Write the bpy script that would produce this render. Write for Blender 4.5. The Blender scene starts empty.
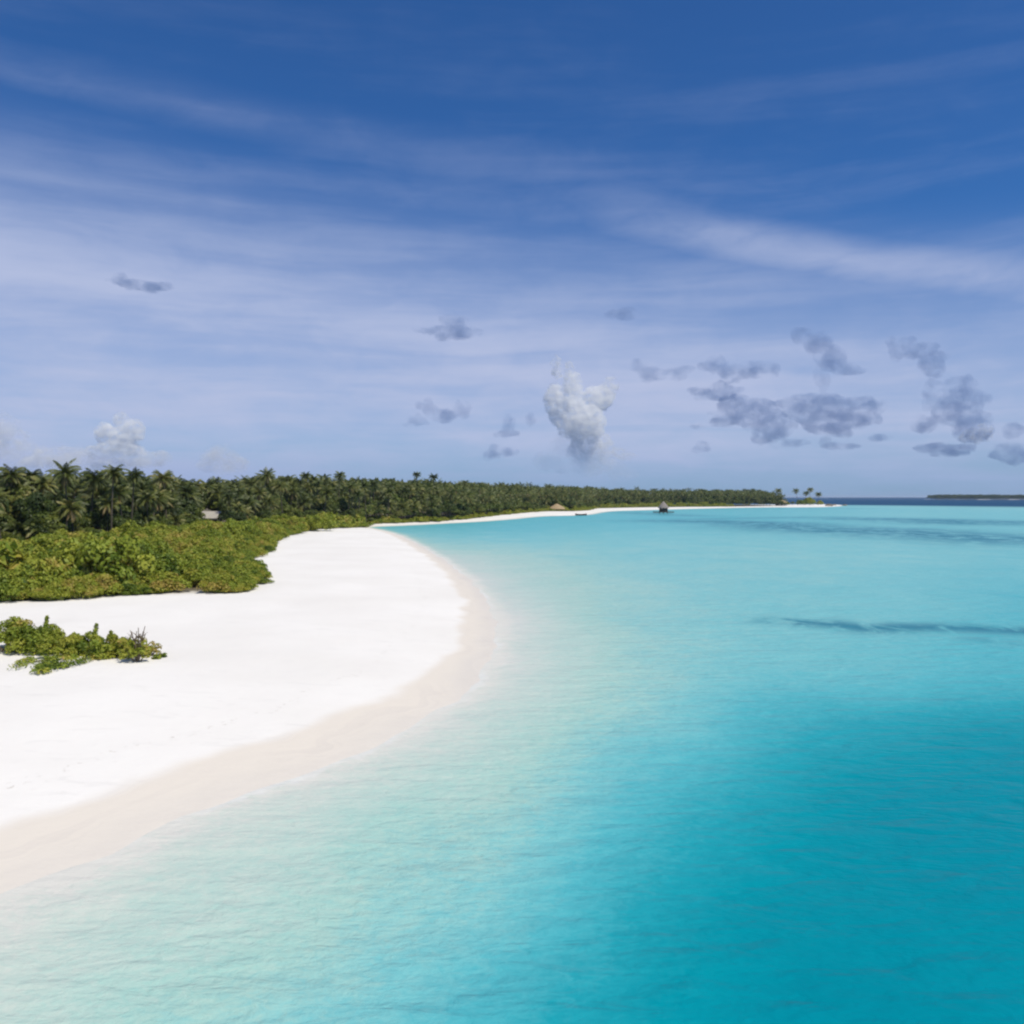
import bpy, math, random
import numpy as np
from mathutils import Vector, Matrix

R = math.radians
random.seed(7)
rng = np.random.default_rng(11)
scene = bpy.context.scene
col = scene.collection

# ------------------------------------------------------------------ camera
CAM_H, FPX, HORIZON = 10.0, 900.0, 497.0
PITCH = -math.atan((512 - HORIZON) / FPX)
cam = bpy.data.cameras.new('camera')
cam.sensor_width = 36.0
cam.lens = 36.0 * FPX / 1024.0
cam.clip_start, cam.clip_end = 0.2, 60000.0
cam_ob = bpy.data.objects.new('camera', cam)
cam_ob.location = (0, 0, CAM_H)
cam_ob.rotation_euler = (math.pi / 2 + PITCH, 0, 0)
col.objects.link(cam_ob)
scene.camera = cam_ob

# ------------------------------------------------------------------ sun, sky, exposure
SUN_EL, SUN_AZ = 61.0, 128.0           # azimuth clockwise from the view direction (+Y)
sun = bpy.data.lights.new('sun', 'SUN')
sun.energy = 3.75
sun.angle = R(0.5)
sun.color = (1.0, 0.93, 0.77)
sun_ob = bpy.data.objects.new('sun', sun)
sd = Vector((math.sin(R(SUN_AZ)) * math.cos(R(SUN_EL)), math.cos(R(SUN_AZ)) * math.cos(R(SUN_EL)), math.sin(R(SUN_EL))))
sun_ob.rotation_euler = (-sd).to_track_quat('-Z', 'Y').to_euler()
col.objects.link(sun_ob)

vs = scene.view_settings
vs.view_transform = 'Standard'
vs.look = 'None'
vs.exposure = 0.0
vs.gamma = 1.0
scene.cycles.filter_width = 2.3
scene.cycles.max_bounces = 40
scene.cycles.diffuse_bounces = 3
scene.cycles.glossy_bounces = 3
scene.cycles.transmission_bounces = 4
scene.cycles.volume_bounces = 36
scene.cycles.transparent_max_bounces = 16
scene.cycles.caustics_reflective = False
scene.cycles.caustics_refractive = False
scene.cycles.use_denoising = True


class NT:
    """Small helper for building node trees."""
    def __init__(self, tree):
        self.t = tree
        tree.nodes.clear()

    def n(self, typ, **kw):
        nd = self.t.nodes.new(typ)
        for k, v in kw.items():
            setattr(nd, k, v)
        return nd

    def link(self, a, b):
        self.t.links.new(a, b)

    def put(self, sock, v):
        if isinstance(v, bpy.types.NodeSocket):
            self.link(v, sock)
        elif v is not None:
            if isinstance(v, (tuple, list)) and sock.type == 'RGBA' and len(v) == 3:
                v = (*v, 1.0)
            sock.default_value = v

    def math(self, op, a, b=None, c=None, clamp=False):
        nd = self.n('ShaderNodeMath', operation=op, use_clamp=clamp)
        for i, v in enumerate((a, b, c)):
            if v is not None:
                self.put(nd.inputs[i], v)
        return nd.outputs[0]

    def vmath(self, op, a, b=None):
        nd = self.n('ShaderNodeVectorMath', operation=op)
        self.put(nd.inputs[0], a)
        if b is not None:
            self.put(nd.inputs[1], b)
        return nd.outputs[0]

    def mix(self, f, a, b, blend='MIX'):
        nd = self.n('ShaderNodeMix', data_type='RGBA', blend_type=blend)
        self.put(nd.inputs[0], f)
        self.put(nd.inputs[6], a)
        self.put(nd.inputs[7], b)
        return nd.outputs[2]

    def range(self, v, a, b, c=0.0, d=1.0, smooth=True):
        nd = self.n('ShaderNodeMapRange', interpolation_type='SMOOTHSTEP' if smooth else 'LINEAR')
        self.put(nd.inputs[0], v)
        for i, x in zip((1, 2, 3, 4), (a, b, c, d)):
            self.put(nd.inputs[i], x)
        return nd.outputs[0]

    def noise(self, vec, scale, detail=4.0, rough=0.55, dist=0.0, color=False):
        nd = self.n('ShaderNodeTexNoise')
        self.put(nd.inputs['Vector'], vec)
        self.put(nd.inputs['Scale'], scale)
        nd.inputs['Detail'].default_value = detail
        nd.inputs['Roughness'].default_value = rough
        nd.inputs['Distortion'].default_value = dist
        return nd.outputs['Color' if color else 'Fac']

    def mapping(self, vec, loc=(0, 0, 0), rot=(0, 0, 0), scale=(1, 1, 1)):
        nd = self.n('ShaderNodeMapping')
        self.put(nd.inputs[0], vec)
        nd.inputs[1].default_value = loc
        nd.inputs[2].default_value = rot
        nd.inputs[3].default_value = scale
        return nd.outputs[0]

    def ramp(self, f, stops, interp='LINEAR'):
        nd = self.n('ShaderNodeValToRGB')
        cr = nd.color_ramp
        cr.interpolation = interp
        while len(cr.elements) < len(stops):
            cr.elements.new(0.5)
        for e, (p, c) in zip(cr.elements, stops):
            e.position = p
            e.color = (*c, 1.0)
        self.put(nd.inputs[0], f)
        return nd.outputs[0]

    def attr(self, name):
        nd = self.n('ShaderNodeAttribute')
        nd.attribute_name = name
        return nd


def lin(r, g, b):
    f = lambda c: (c / 255 / 12.92) if c / 255 <= 0.04045 else ((c / 255 + 0.055) / 1.055) ** 2.4
    return (f(r), f(g), f(b))


world = bpy.data.worlds.new('World')
scene.world = world
world.use_nodes = True
w = NT(world.node_tree)
sky = w.n('ShaderNodeTexSky', sky_type='NISHITA')
sky.sun_disc = False
sky.sun_elevation = R(SUN_EL)
sky.sun_rotation = R(SUN_AZ)
sky.altitude = 0.0
sky.air_density = 1.0
sky.dust_density = 0.3
sky.ozone_density = 4.0
geo = w.n('ShaderNodeTexCoord')
dirv = geo.outputs['Generated']
sep = w.n('ShaderNodeSeparateXYZ')
w.link(dirv, sep.inputs[0])
el = w.math('ARCSINE', sep.outputs[2])                       # elevation, radians
az = w.math('ARCTAN2', sep.outputs[0], sep.outputs[1])       # azimuth from +Y
# clear air: a deeper blue than the raw sky model gives, as through a polariser
clear = w.n('ShaderNodeHueSaturation')
clear.inputs['Saturation'].default_value = 1.0
clear.inputs['Value'].default_value = 1.0
w.link(sky.outputs[0], clear.inputs['Color'])
clear_c = w.mix(1.0, clear.outputs[0], (0.27, 0.58, 0.96), 'MULTIPLY')
# high thin cloud veil, laid out over the dome of the sky by azimuth / elevation
comb = w.n('ShaderNodeCombineXYZ')
w.link(az, comb.inputs[0]); w.link(el, comb.inputs[1])
ae = comb.outputs[0]
warp = w.noise(w.mapping(ae, scale=(2.2, 5.0, 1)), 1.0, 3.0, 0.5, color=True)
aew = w.vmath('ADD', ae, w.mapping(warp, loc=(-0.05, -0.022, 0), scale=(0.10, 0.044, 0)))
streak_v = w.mapping(aew, rot=(0, 0, R(7.0)), scale=(1.2, 9.0, 1))
st1 = w.noise(streak_v, 1.3, 5.0, 0.5, 0.3)
st2 = w.noise(w.mapping(aew, rot=(0, 0, R(9.0)), scale=(2.2, 30.0, 1)), 1.0, 6.0, 0.58, 0.3)
fine = w.noise(w.mapping(aew, rot=(0, 0, R(4)), scale=(9, 22, 1)), 1.6, 6.0, 0.62, 0.4)
stv = w.math('ADD', w.math('MULTIPLY', st1, 0.45), w.math('ADD', w.math('MULTIPLY', st2, 0.38), w.math('MULTIPLY', fine, 0.17)))
# the veil thickens towards the horizon, more so on the left
base_el = w.math('ADD', el, w.math('MULTIPLY', az, 0.10))
veil = w.range(base_el, 0.345, 0.135, 0.0, 0.95)
veil_mod = w.math('MULTIPLY', veil, w.range(stv, 0.36, 0.62, 0.60, 1.07))
thin = w.math('MULTIPLY', w.range(stv, 0.44, 0.72, 0.0, 0.20), w.range(el, 0.55, 0.2, 0.35, 1.0))


def band(a0, e0, a1, e1, wid, strength, ramp_in=0.12):
    """A long cirrus band between two directions."""
    slope = (e1 - e0) / (a1 - a0)
    sp = w.n('ShaderNodeSeparateXYZ')
    w.link(aew, sp.inputs[0])
    line = w.math('ADD', w.math('MULTIPLY', w.math('SUBTRACT', sp.outputs[0], a0), slope), e0)
    d = w.math('ABSOLUTE', w.math('SUBTRACT', sp.outputs[1], line))
    m = w.range(d, wid, 0.0, 0.0, 1.0)
    m = w.math('MULTIPLY', m, w.range(sp.outputs[0], a0, a0 + ramp_in, 0.0, 1.0))
    m = w.math('MULTIPLY', m, w.range(sp.outputs[0], a1 + 0.35, a1, 0.0, 1.0))
    m = w.math('MULTIPLY', m, w.range(w.math('ADD', w.math('MULTIPLY', fine, 0.4), w.math('MULTIPLY', st1, 0.6)), 0.25, 0.62, 0.35, 1.0))
    return w.math('MULTIPLY', m, strength)


b1 = band(0.0, 0.328, 0.52, 0.197, 0.042, 0.68, 0.30)
b2 = band(-0.62, 0.345, 0.1, 0.30, 0.03, 0.14, 0.10)
b3 = band(-0.62, 0.41, -0.05, 0.36, 0.03, 0.12, 0.10)
cov = w.math('MAXIMUM', veil_mod, w.math('MAXIMUM', b1, w.math('MAXIMUM', b2, b3)))
cov = w.math('ADD', cov, w.math('MULTIPLY', thin, w.math('SUBTRACT', 1.0, cov)), clamp=True)
cirrus_c = w.mix(w.range(el, 0.0, 0.07, 0.0, 1.0), (3.15, 4.1, 6.6), (4.6, 5.25, 7.4))
sky_c = w.mix(cov, clear_c, cirrus_c)
bg = w.n('ShaderNodeBackground')
bg.inputs['Strength'].default_value = 0.1
w.link(sky_c, bg.inputs['Color'])
wo = w.n('ShaderNodeOutputWorld')
w.link(bg.outputs[0], wo.inputs['Surface'])

# ------------------------------------------------------------------ geometry helpers
F = Vector((0, math.cos(PITCH), math.sin(PITCH)))
U = Vector((0, -math.sin(PITCH), math.cos(PITCH)))


def at(px, py, z=0.0):
    """Ground point (x, y) seen in direction (px, py) at height z."""
    d = F + U * ((512 - py) / FPX) + Vector(((px - 512) / FPX, 0, 0))
    t = (z - CAM_H) / d.z
    return (d.x * t, d.y * t)


def at_dist(px, y):
    return ((px - 512) / FPX * y, y)


def z_of(py, y):
    """Height that appears at image row py at forward distance y."""
    return CAM_H + (HORIZON - py) / FPX * y


def mesh_np(name, verts, faces, mat=None, smooth=False, attrs=None, mats=None, midx=None):
    """faces: (n, k) int array or a list of such arrays."""
    if not isinstance(faces, list):
        faces = [faces]
    me = bpy.data.meshes.new(name)
    verts = np.asarray(verts, dtype=np.float32)
    me.vertices.add(len(verts))
    me.vertices.foreach_set('co', verts.ravel())
    loops = np.concatenate([f.ravel() for f in faces]).astype(np.int32)
    tot = np.concatenate([np.full(len(f), f.shape[1]) for f in faces]).astype(np.int32)
    me.loops.add(len(loops))
    me.loops.foreach_set('vertex_index', loops)
    me.polygons.add(len(tot))
    start = np.concatenate([[0], np.cumsum(tot)[:-1]]).astype(np.int32)
    me.polygons.foreach_set('loop_start', start)
    if midx is not None:
        me.polygons.foreach_set('material_index', np.asarray(midx, dtype=np.int32))
    me.polygons.foreach_set('use_smooth', np.full(len(tot), smooth))
    me.update(calc_edges=True)
    for k, (dom, v) in (attrs or {}).items():
        a = me.attributes.new(k, 'FLOAT', dom)
        a.data.foreach_set('value', np.asarray(v, dtype=np.float32))
    for m in (mats or ([mat] if mat else [])):
        me.materials.append(m)
    return me


def link(name, me, parent=None, loc=None):
    o = bpy.data.objects.new(name, me)
    col.objects.link(o)
    if parent is not None:
        o.parent = parent
    if loc is not None:
        o.location = loc
    return o


def tag(o, label=None, cat=None, group=None, kind=None):
    for k, v in (('label', label), ('category', cat), ('group', group), ('kind', kind)):
        if v:
            o[k] = v
    return o


class MB:
    """Collects primitive shapes into one mesh."""
    def __init__(self):
        self.v, self.q, self.t, self.n = [], [], [], 0

    def add(self, verts, quads=(), tris=()):
        self.v.append(np.asarray(verts, dtype=float))
        if len(quads):
            self.q.append(np.asarray(quads) + self.n)
        if len(tris):
            self.t.append(np.asarray(tris) + self.n)
        self.n += len(verts)

    def box(self, c, s, rz=0.0):
        x, y, z = [k / 2 for k in s]
        p = np.array([(i, j, k) for k in (-z, z) for (i, j) in ((-x, -y), (x, -y), (x, y), (-x, y))])
        ca, sa = math.cos(rz), math.sin(rz)
        p = p @ np.array([[ca, sa, 0], [-sa, ca, 0], [0, 0, 1]]) + np.array(c)
        self.add(p, [(0, 3, 2, 1), (4, 5, 6, 7), (0, 1, 5, 4), (1, 2, 6, 5), (2, 3, 7, 6), (3, 0, 4, 7)])

    def tube(self, pts, rad, sides=7, cap=True):
        pts = np.asarray(pts, dtype=float)
        n = len(pts)
        rad = np.broadcast_to(np.asarray(rad, dtype=float), (n,))
        tg = np.gradient(pts, axis=0)
        tg /= np.linalg.norm(tg, axis=1)[:, None] + 1e-9
        ref = np.where(np.abs(tg[:, 2:3]) > 0.95, [[1.0, 0, 0]], [[0, 0, 1.0]])
        a = np.cross(tg, ref); a /= np.linalg.norm(a, axis=1)[:, None] + 1e-9
        b = np.cross(tg, a)
        th = np.linspace(0, 2 * math.pi, sides, endpoint=False)
        ring = pts[:, None] + rad[:, None, None] * (np.cos(th)[None, :, None] * a[:, None] + np.sin(th)[None, :, None] * b[:, None])
        v = ring.reshape(-1, 3)
        i, j = np.meshgrid(np.arange(n - 1), np.arange(sides), indexing='ij')
        j2 = (j + 1) % sides
        q = np.stack([i * sides + j, i * sides + j2, (i + 1) * sides + j2, (i + 1) * sides + j], -1).reshape(-1, 4)
        self.add(v, q)
        if cap:
            c = np.array([[k, (k + 1) % sides] for k in range(sides)])
            self.add(np.vstack([ring[-1], pts[-1:] + tg[-1:] * rad[-1] * 0.5]), tris=[(k, (k + 1) % sides, sides) for k in range(sides)])

    def mesh(self, name, mat=None, smooth=False, attrs=None, **kw):
        fs = []
        if self.q: fs.append(np.vstack(self.q))
        if self.t: fs.append(np.vstack(self.t))
        return mesh_np(name, np.vstack(self.v), fs, mat, smooth, attrs, **kw)


# ------------------------------------------------------------------ plan of the island
SHORE_PX = [(0, 893), (40, 879), (75, 866), (115, 849), (150, 835), (187, 817), (215, 806), (244, 794), (290, 778), (337, 760), (384, 741),
            (430, 715), (470, 690), (489, 665), (497, 640), (494, 612), (482, 592), (462, 573), (443, 559), (428, 550), (412, 541), (398, 534.5),
            (384, 530.5), (372, 528.4), (366, 527), (385, 526.2), (410, 525.2), (440, 523.6), (480, 521.6), (512, 519.2), (530, 517.2), (545, 516.0), (575, 515.6), (590, 514.6),
            (600, 512.5), (612, 511), (640, 510.3), (700, 508.6), (760, 507.3), (800, 507.3), (830, 507.0), (846, 505.6), (836, 504.6)]
shore = [at(*p) for p in SHORE_PX]
shore = [(-70, -90), (-38, -40), (-21, 2), (-15.6, 16)] + shore + [(305, 1065), (200, 1125), (0, 1140), (-400, 1000), (-800, 500), (-700, -100), (-200, -160)]
shore = np.array(shore)
for _ in range(2):          # round the corners of the traced outline
    nx = np.roll(shore, -1, axis=0)
    shore = np.stack([shore * 0.75 + nx * 0.25, shore * 0.25 + nx * 0.75], 1).reshape(-1, 2)
ISLET = np.array([(1575, 3380), (1650, 3330), (2300, 3300), (3200, 3500), (3200, 4000), (2000, 3900), (1640, 3600)], dtype=float)


def inside(P, poly):
    x, y = P[:, 0], P[:, 1]
    r = np.zeros(len(P), bool)
    n = len(poly)
    for i in range(n):
        x0, y0 = poly[i]; x1, y1 = poly[(i + 1) % n]
        c = ((y0 > y) != (y1 > y)) & (x < (x1 - x0) * (y - y0) / ((y1 - y0) if y1 != y0 else 1e-9) + x0)
        r ^= c
    return r


def sdist(P, poly):
    """Signed distance, positive inside."""
    P = np.atleast_2d(np.asarray(P, dtype=float))
    d = np.full(len(P), 1e18)
    n = len(poly)
    for i in range(n):
        a = np.array(poly[i]); b = np.array(poly[(i + 1) % n])
        ab = b - a
        t = np.clip(((P - a) @ ab) / (ab @ ab + 1e-12), 0, 1)
        q = a + t[:, None] * ab
        d = np.minimum(d, ((P - q) ** 2).sum(1))
    return np.sqrt(d) * np.where(inside(P, poly), 1, -1)


def smooth_noise(P, scale, seed=0):
    """Cheap smooth value noise from a few sines."""
    r = np.random.default_rng(seed)
    v = np.zeros(len(P))
    for k in range(6):
        a = r.uniform(0, 2 * math.pi); f = r.uniform(0.6, 1.8) / scale
        v += np.sin((P[:, 0] * math.cos(a) + P[:, 1] * math.sin(a)) * f * 6.28 + r.uniform(0, 6.28))
    return v / 6


GZ = 0.95
VEG_PX = [(-450, 634), (-90, 612), (0, 606), (60, 603), (130, 598), (200, 595), (250, 592.5), (266, 588), (268, 578), (260, 569), (243, 563.5), (246, 560.5), (262, 557), (273, 552),
          (274, 545), (286, 539), (305, 533), (325, 529.5), (345, 527.8), (366, 525.6), (374, 523.0), (400, 522.2), (440, 520.6), (470, 518.6), (500, 515.4), (530, 512.8), (548, 511.6),
          (575, 511.2), (590, 510.2), (598, 508.6), (640, 507.6), (700, 506.9), (760, 506.2), (795, 505.9)]
veg = [at(p[0], p[1], GZ) for p in VEG_PX] + [(268, 1046), (190, 1105), (0, 1110), (-380, 950), (-740, 480), (-640, 60), (-200, 60)]
veg = np.array(veg)
PALM_PX = [(-450, 585), (-90, 566), (0, 556), (80, 552), (150, 545), (200, 537), (225, 536), (250, 533), (285, 529), (320, 526.5), (362, 524.4), (374, 522.6), (400, 521.6), (440, 520.2), (470, 518.2), (500, 515.1), (530, 512.5),
           (548, 511.3), (575, 510.9), (588, 509.6), (600, 508.2), (640, 507.3), (700, 506.7), (760, 506.0), (788, 505.8)]
palmz = np.array([at(p[0], p[1], GZ) for p in PALM_PX] + [(260, 1060), (0, 1040), (-360, 930), (-700, 470), (-600, 100), (-160, 100)])
# low clump on the open sand near the camera
CLUMP_PX = [(-80, 668), (0, 663), (40, 660), (80, 657), (110, 656), (140, 659), (158, 655), (150, 650), (110, 648), (60, 640), (0, 633), (-80, 628)]
clump = np.array([at(p[0], p[1], GZ) for p in CLUMP_PX])


def land_h(P):
    P = np.atleast_2d(np.asarray(P, dtype=float))
    s = sdist(P, shore)
    s = s + np.exp(-(s / 6.0) ** 2) * (0.42 * smooth_noise(P, 8.0, 5) + 0.22 * smooth_noise(P, 2.6, 6))
    s2 = sdist(P, ISLET)
    near = np.clip(np.hypot(P[:, 0], P[:, 1]) / 60, 0.3, 1)
    dry = 1.15 * (1 - np.exp(-np.maximum(s, 0) / 10.0))
    dry += np.clip(s / 12, 0, 1) * (0.06 * smooth_noise(P, 9, 1) + 0.10 * smooth_noise(P, 27, 2))
    isl = 2.0 * (1 - np.exp(-np.maximum(s2, 0) / 40))
    return np.where(s > 0, dry, np.where(s2 > 0, isl, 0)), s, s2


def ground_z(x, y):
    return float(land_h([(x, y)])[0][0])


# depth of the lagoon: (px, py, tone); tone 0 = swash, 1 = the deep basin
TONE = [(0, 905, .06), (0, 960, .14), (0, 1010, .17), (60, 930, .14), (150, 850, .10), (150, 1020, .26), (187, 850, .14), (250, 1020, .31), (250, 900, .19), (384, 1020, .42), (384, 900, .29),
        (384, 800, .22), (337, 780, .10), (440, 730, .10), (470, 720, .12), (512, 1020, .60), (512, 920, .43), (512, 820, .30), (512, 740, .19), (520, 660, .10), (510, 620, .08), (560, 660, .18), (600, 1020, .74), (600, 920, .63),
        (600, 820, .49), (600, 740, .34), (640, 680, .30), (700, 1020, .88), (700, 900, .80), (680, 800, .61), (700, 720, .44), (800, 1020, 1.0), (800, 900, .93), (800, 800, .80), (760, 720, .56), (800, 690, .50),
        (1024, 1020, 1.0), (1024, 900, 1.0), (1024, 800, .98), (900, 800, .95), (1024, 740, .92), (900, 740, .78), (1024, 690, .64), (900, 690, .56), (1024, 650, .52), (800, 640, .40), (640, 620, .32), (580, 600, .24),
        (540, 580, .20), (500, 570, .17), (470, 555, .20), (440, 545, .30), (600, 560, .34), (700, 580, .36), (800, 590, .38), (900, 600, .42), (1024, 600, .50), (1024, 570, .44), (900, 560, .38), (800, 555, .36),
        (700, 545, .38), (600, 535, .42), (500, 532, .46), (440, 530, .46), (420, 533, .40), (1100, 900, 1.0), (1100, 700, .7), (1100, 560, .45), (-60, 1000, .15), (600, 522, .50), (700, 518, .52), (650, 514, .5), (800, 515, .45),
        (900, 515, .40), (1024, 515, .42), (1024, 507, .36), (860, 507, .40), (750, 511, .48), (900, 505, .36)]
tone_p = np.array([at(a, b) for a, b, _ in TONE])
tone_v = np.array([t[2] for t in TONE])


def logpolar(P):
    r = np.maximum(np.hypot(P[:, 0], P[:, 1]), 1.0)
    th = np.arctan2(P[:, 0], P[:, 1])
    return np.stack([th * 2.0, np.log(r) * 1.0], 1)


tone_lp = logpolar(tone_p)
# thin plate spline in (bearing, log distance)
def _phi(d2):
    return 0.5 * d2 * np.log(d2 + 1e-9)
_D = ((tone_lp[:, None] - tone_lp[None]) ** 2).sum(-1)
_n = len(tone_lp)
_A = np.zeros((_n + 3, _n + 3))
_A[:_n, :_n] = _phi(_D) + np.eye(_n) * 0.004
_A[:_n, _n] = 1; _A[:_n, _n + 1:] = tone_lp; _A[_n, :_n] = 1; _A[_n + 1:, :_n] = tone_lp.T
_W = np.linalg.solve(_A, np.concatenate([tone_v, np.zeros(3)]))


def tone_at(P):
    L = logpolar(P)
    L[:, 0] = np.clip(L[:, 0], -1.3, 1.4)
    L[:, 1] = np.clip(L[:, 1], math.log(13), math.log(1300))
    out = np.zeros(len(P))
    for i in range(0, len(P), 20000):
        l = L[i:i + 20000]
        d = ((l[:, None] - tone_lp[None]) ** 2).sum(-1)
        out[i:i + 20000] = _phi(d) @ _W[:_n] + _W[_n] + l @ _W[_n + 1:]
    return np.clip(out, 0.0, 1.05)


# polar grid, finest in the wedge that faces the island
th = np.concatenate([np.linspace(-180, -48, 50, endpoint=False), np.linspace(-48, 48, 560, endpoint=False), np.linspace(48, 180, 50, endpoint=False)])
rr = np.concatenate([np.geomspace(2.0, 12, 10, endpoint=False), np.geomspace(12, 1500, 380, endpoint=False), np.geomspace(1500, 6000, 110, endpoint=False), np.geomspace(6000, 45000, 40)])
TH, RR = np.meshgrid(np.radians(th), rr)
GP = np.stack([(RR * np.sin(TH)).ravel(), (RR * np.cos(TH)).ravel()], 1)
GP = np.vstack([GP, [[0, 0]]])
nt, nr = len(th), len(rr)
i, j = np.meshgrid(np.arange(nr - 1), np.arange(nt), indexing='ij')
j2 = (j + 1) % nt
GQ = np.stack([i * nt + j, (i + 1) * nt + j, (i + 1) * nt + j2, i * nt + j2], -1).reshape(-1, 4)
jj = np.arange(nt)
GT = np.stack([np.full(nt, nr * nt), jj, (jj + 1) % nt], 1)
hl, sS, sI = land_h(GP)
tone = tone_at(GP)
rad = np.hypot(GP[:, 0], GP[:, 1])
# reef edge: beyond it the open sea
reef_r = np.interp(np.degrees(np.arctan2(GP[:, 0], GP[:, 1])), [-40, 10, 18, 22, 26, 30, 40], [1150, 1180, 1200, 1150, 1080, 1020, 900])
ocean = 1 / (1 + np.exp(-(rad - reef_r) / 35.0))
ocean[(sS > 0)] = 0
tone_w = tone * (1 - np.exp(-np.maximum(-sS, 0) / 1.5)) * np.clip(-sS / 1.2, 0, 1)
depth = 0.12 * np.clip(-sS, 0, 3) + tone_w * 3.2 + ocean * 40
near_isl = np.clip(1 - (-sI) / 60, 0, 1) * (sI < 0)
depth = depth * (1 - near_isl) + near_isl * 0.5
land = (sS > 0) | (sI > 0)
gz = np.where(land, hl, -depth)
vegm = 1 / (1 + np.exp(-(sdist(GP, veg) - 2.6) / 0.7))
vegm = np.maximum(vegm, (sI > 15).astype(float))

# ------------------------------------------------------------------ materials
def new_mat(name):
    m = bpy.data.materials.new(name)
    m.use_nodes = True
    return m, NT(m.node_tree)


def principled(t, color, rough=0.8, spec=0.3, normal=None):
    b = t.n('ShaderNodeBsdfPrincipled')
    t.put(b.inputs['Base Color'], color)
    t.put(b.inputs['Roughness'], rough)
    t.put(b.inputs['Specular IOR Level'], spec)
    if normal is not None:
        t.link(normal, b.inputs['Normal'])
    return b


def out(t, sh, volume=None):
    o = t.n('ShaderNodeOutputMaterial')
    if sh is not None:
        t.link(sh, o.inputs['Surface'])
    if volume is not None:
        t.link(volume, o.inputs['Volume'])


def bump(t, h, strength=0.3, dist=0.1, normal=None):
    b = t.n('ShaderNodeBump')
    b.inputs['Strength'].default_value = strength
    b.inputs['Distance'].default_value = dist
    t.link(h, b.inputs['Height'])
    if normal is not None:
        t.link(normal, b.inputs['Normal'])
    return b.outputs[0]


# sand (dry, wet), leaf litter under the trees, and the lagoon floor
M_SAND, t = new_mat('coral_sand')
pos = t.n('ShaderNodeNewGeometry').outputs['Position']
inl = t.attr('inland').outputs['Fac']
vg = t.attr('litter').outputs['Fac']
wav = t.noise(pos, 0.16, 3.0, 0.5)
fin = t.noise(pos, 2.2, 5.0, 0.6)
edge = t.math('ADD', inl, t.math('ADD', t.math('MULTIPLY', t.math('SUBTRACT', wav, 0.5), 3.0), t.math('MULTIPLY', t.math('SUBTRACT', fin, 0.5), 0.2)))
sxyz = t.n('ShaderNodeSeparateXYZ')
t.link(pos, sxyz.inputs[0])
edge_w = t.math('ADD', edge, t.range(sxyz.outputs[1], 32.0, 58.0, 0.0, 1.1))
wet = t.range(edge_w, 4.1, 3.0, 0.0, 1.0)
wet2 = t.range(edge, 2.4, 0.2, 0.0, 1.0)
big = t.noise(pos, 0.09, 4.0, 0.55)
dry_c = t.mix(t.range(big, 0.3, 0.7), (0.815, 0.782, 0.732), (0.865, 0.834, 0.787))
dry_c = t.mix(t.range(fin, 0.62, 0.78, 0.0, 0.22), dry_c, (0.66, 0.62, 0.57))
fleck = t.noise(pos, 9.0, 2.0, 0.5)
dry_c = t.mix(t.range(fleck, 0.70, 0.78, 0.0, 0.35), dry_c, (0.50, 0.44, 0.36))
tracks = t.noise(t.mapping(pos, rot=(0, 0, R(35)), scale=(0.35, 1.3, 1)), 1.0, 5.0, 0.65, 1.2)
dry_c = t.mix(t.range(tracks, 0.56, 0.70, 0.0, 0.35), dry_c, (0.70, 0.675, 0.64))
wrack = t.math('MULTIPLY', t.range(t.math('ABSOLUTE', t.math('SUBTRACT', edge, 6.3)), 0.55, 0.0, 0.0, 1.0), t.range(t.noise(pos, 3.5, 4.0, 0.65), 0.58, 0.68, 0.0, 0.5))
dry_c = t.mix(wrack, dry_c, (0.34, 0.28, 0.21))
wet_c = t.mix(wet2, (0.755, 0.69, 0.605), (0.74, 0.68, 0.60))
wet_c = t.mix(t.range(inl, 0.3, -1.5, 0.0, 1.0), wet_c, (0.74, 0.71, 0.65))
lw_n = t.n('ShaderNodeTexNoise', noise_dimensions='1D')
t.link(t.math('ADD', edge, t.math('MULTIPLY', wav, 3.0)), lw_n.inputs['W'])
lw_n.inputs['Scale'].default_value = 1.3; lw_n.inputs['Detail'].default_value = 3.0
swash = t.math('MULTIPLY', t.range(lw_n.outputs['Fac'], 0.48, 0.68, 0.0, 1.0), t.range(wav, 0.38, 0.6, 0.15, 0.8))
wet_c = t.mix(t.math('MULTIPLY', swash, 0.55), wet_c, (0.60, 0.55, 0.51))
sand_c = t.mix(wet, dry_c, wet_c)
lit_c = t.mix(t.noise(pos, 1.2, 4.0), (0.05, 0.045, 0.02), (0.16, 0.12, 0.06))
sand_c = t.mix(t.math('MULTIPLY', vg, t.range(t.noise(pos, 0.8, 3.0), 0.25, 0.5, 0.4, 1.0)), sand_c, lit_c)
hgt = t.math('ADD', t.math('MULTIPLY', t.noise(pos, 1.1, 6.0, 0.6), 1.0), t.math('MULTIPLY', t.noise(t.mapping(pos, scale=(0.5, 1.6, 1)), 5.0, 3.0), 0.12))
nb = bump(t, hgt, 0.38, 0.12)
b = principled(t, sand_c, 0.9, 0.15, nb)
rgh = t.math('SUBTRACT', 0.95, t.math('MULTIPLY', wet2, 0.45))
t.link(rgh, b.inputs['Roughness'])
out(t, b.outputs[0])

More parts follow.
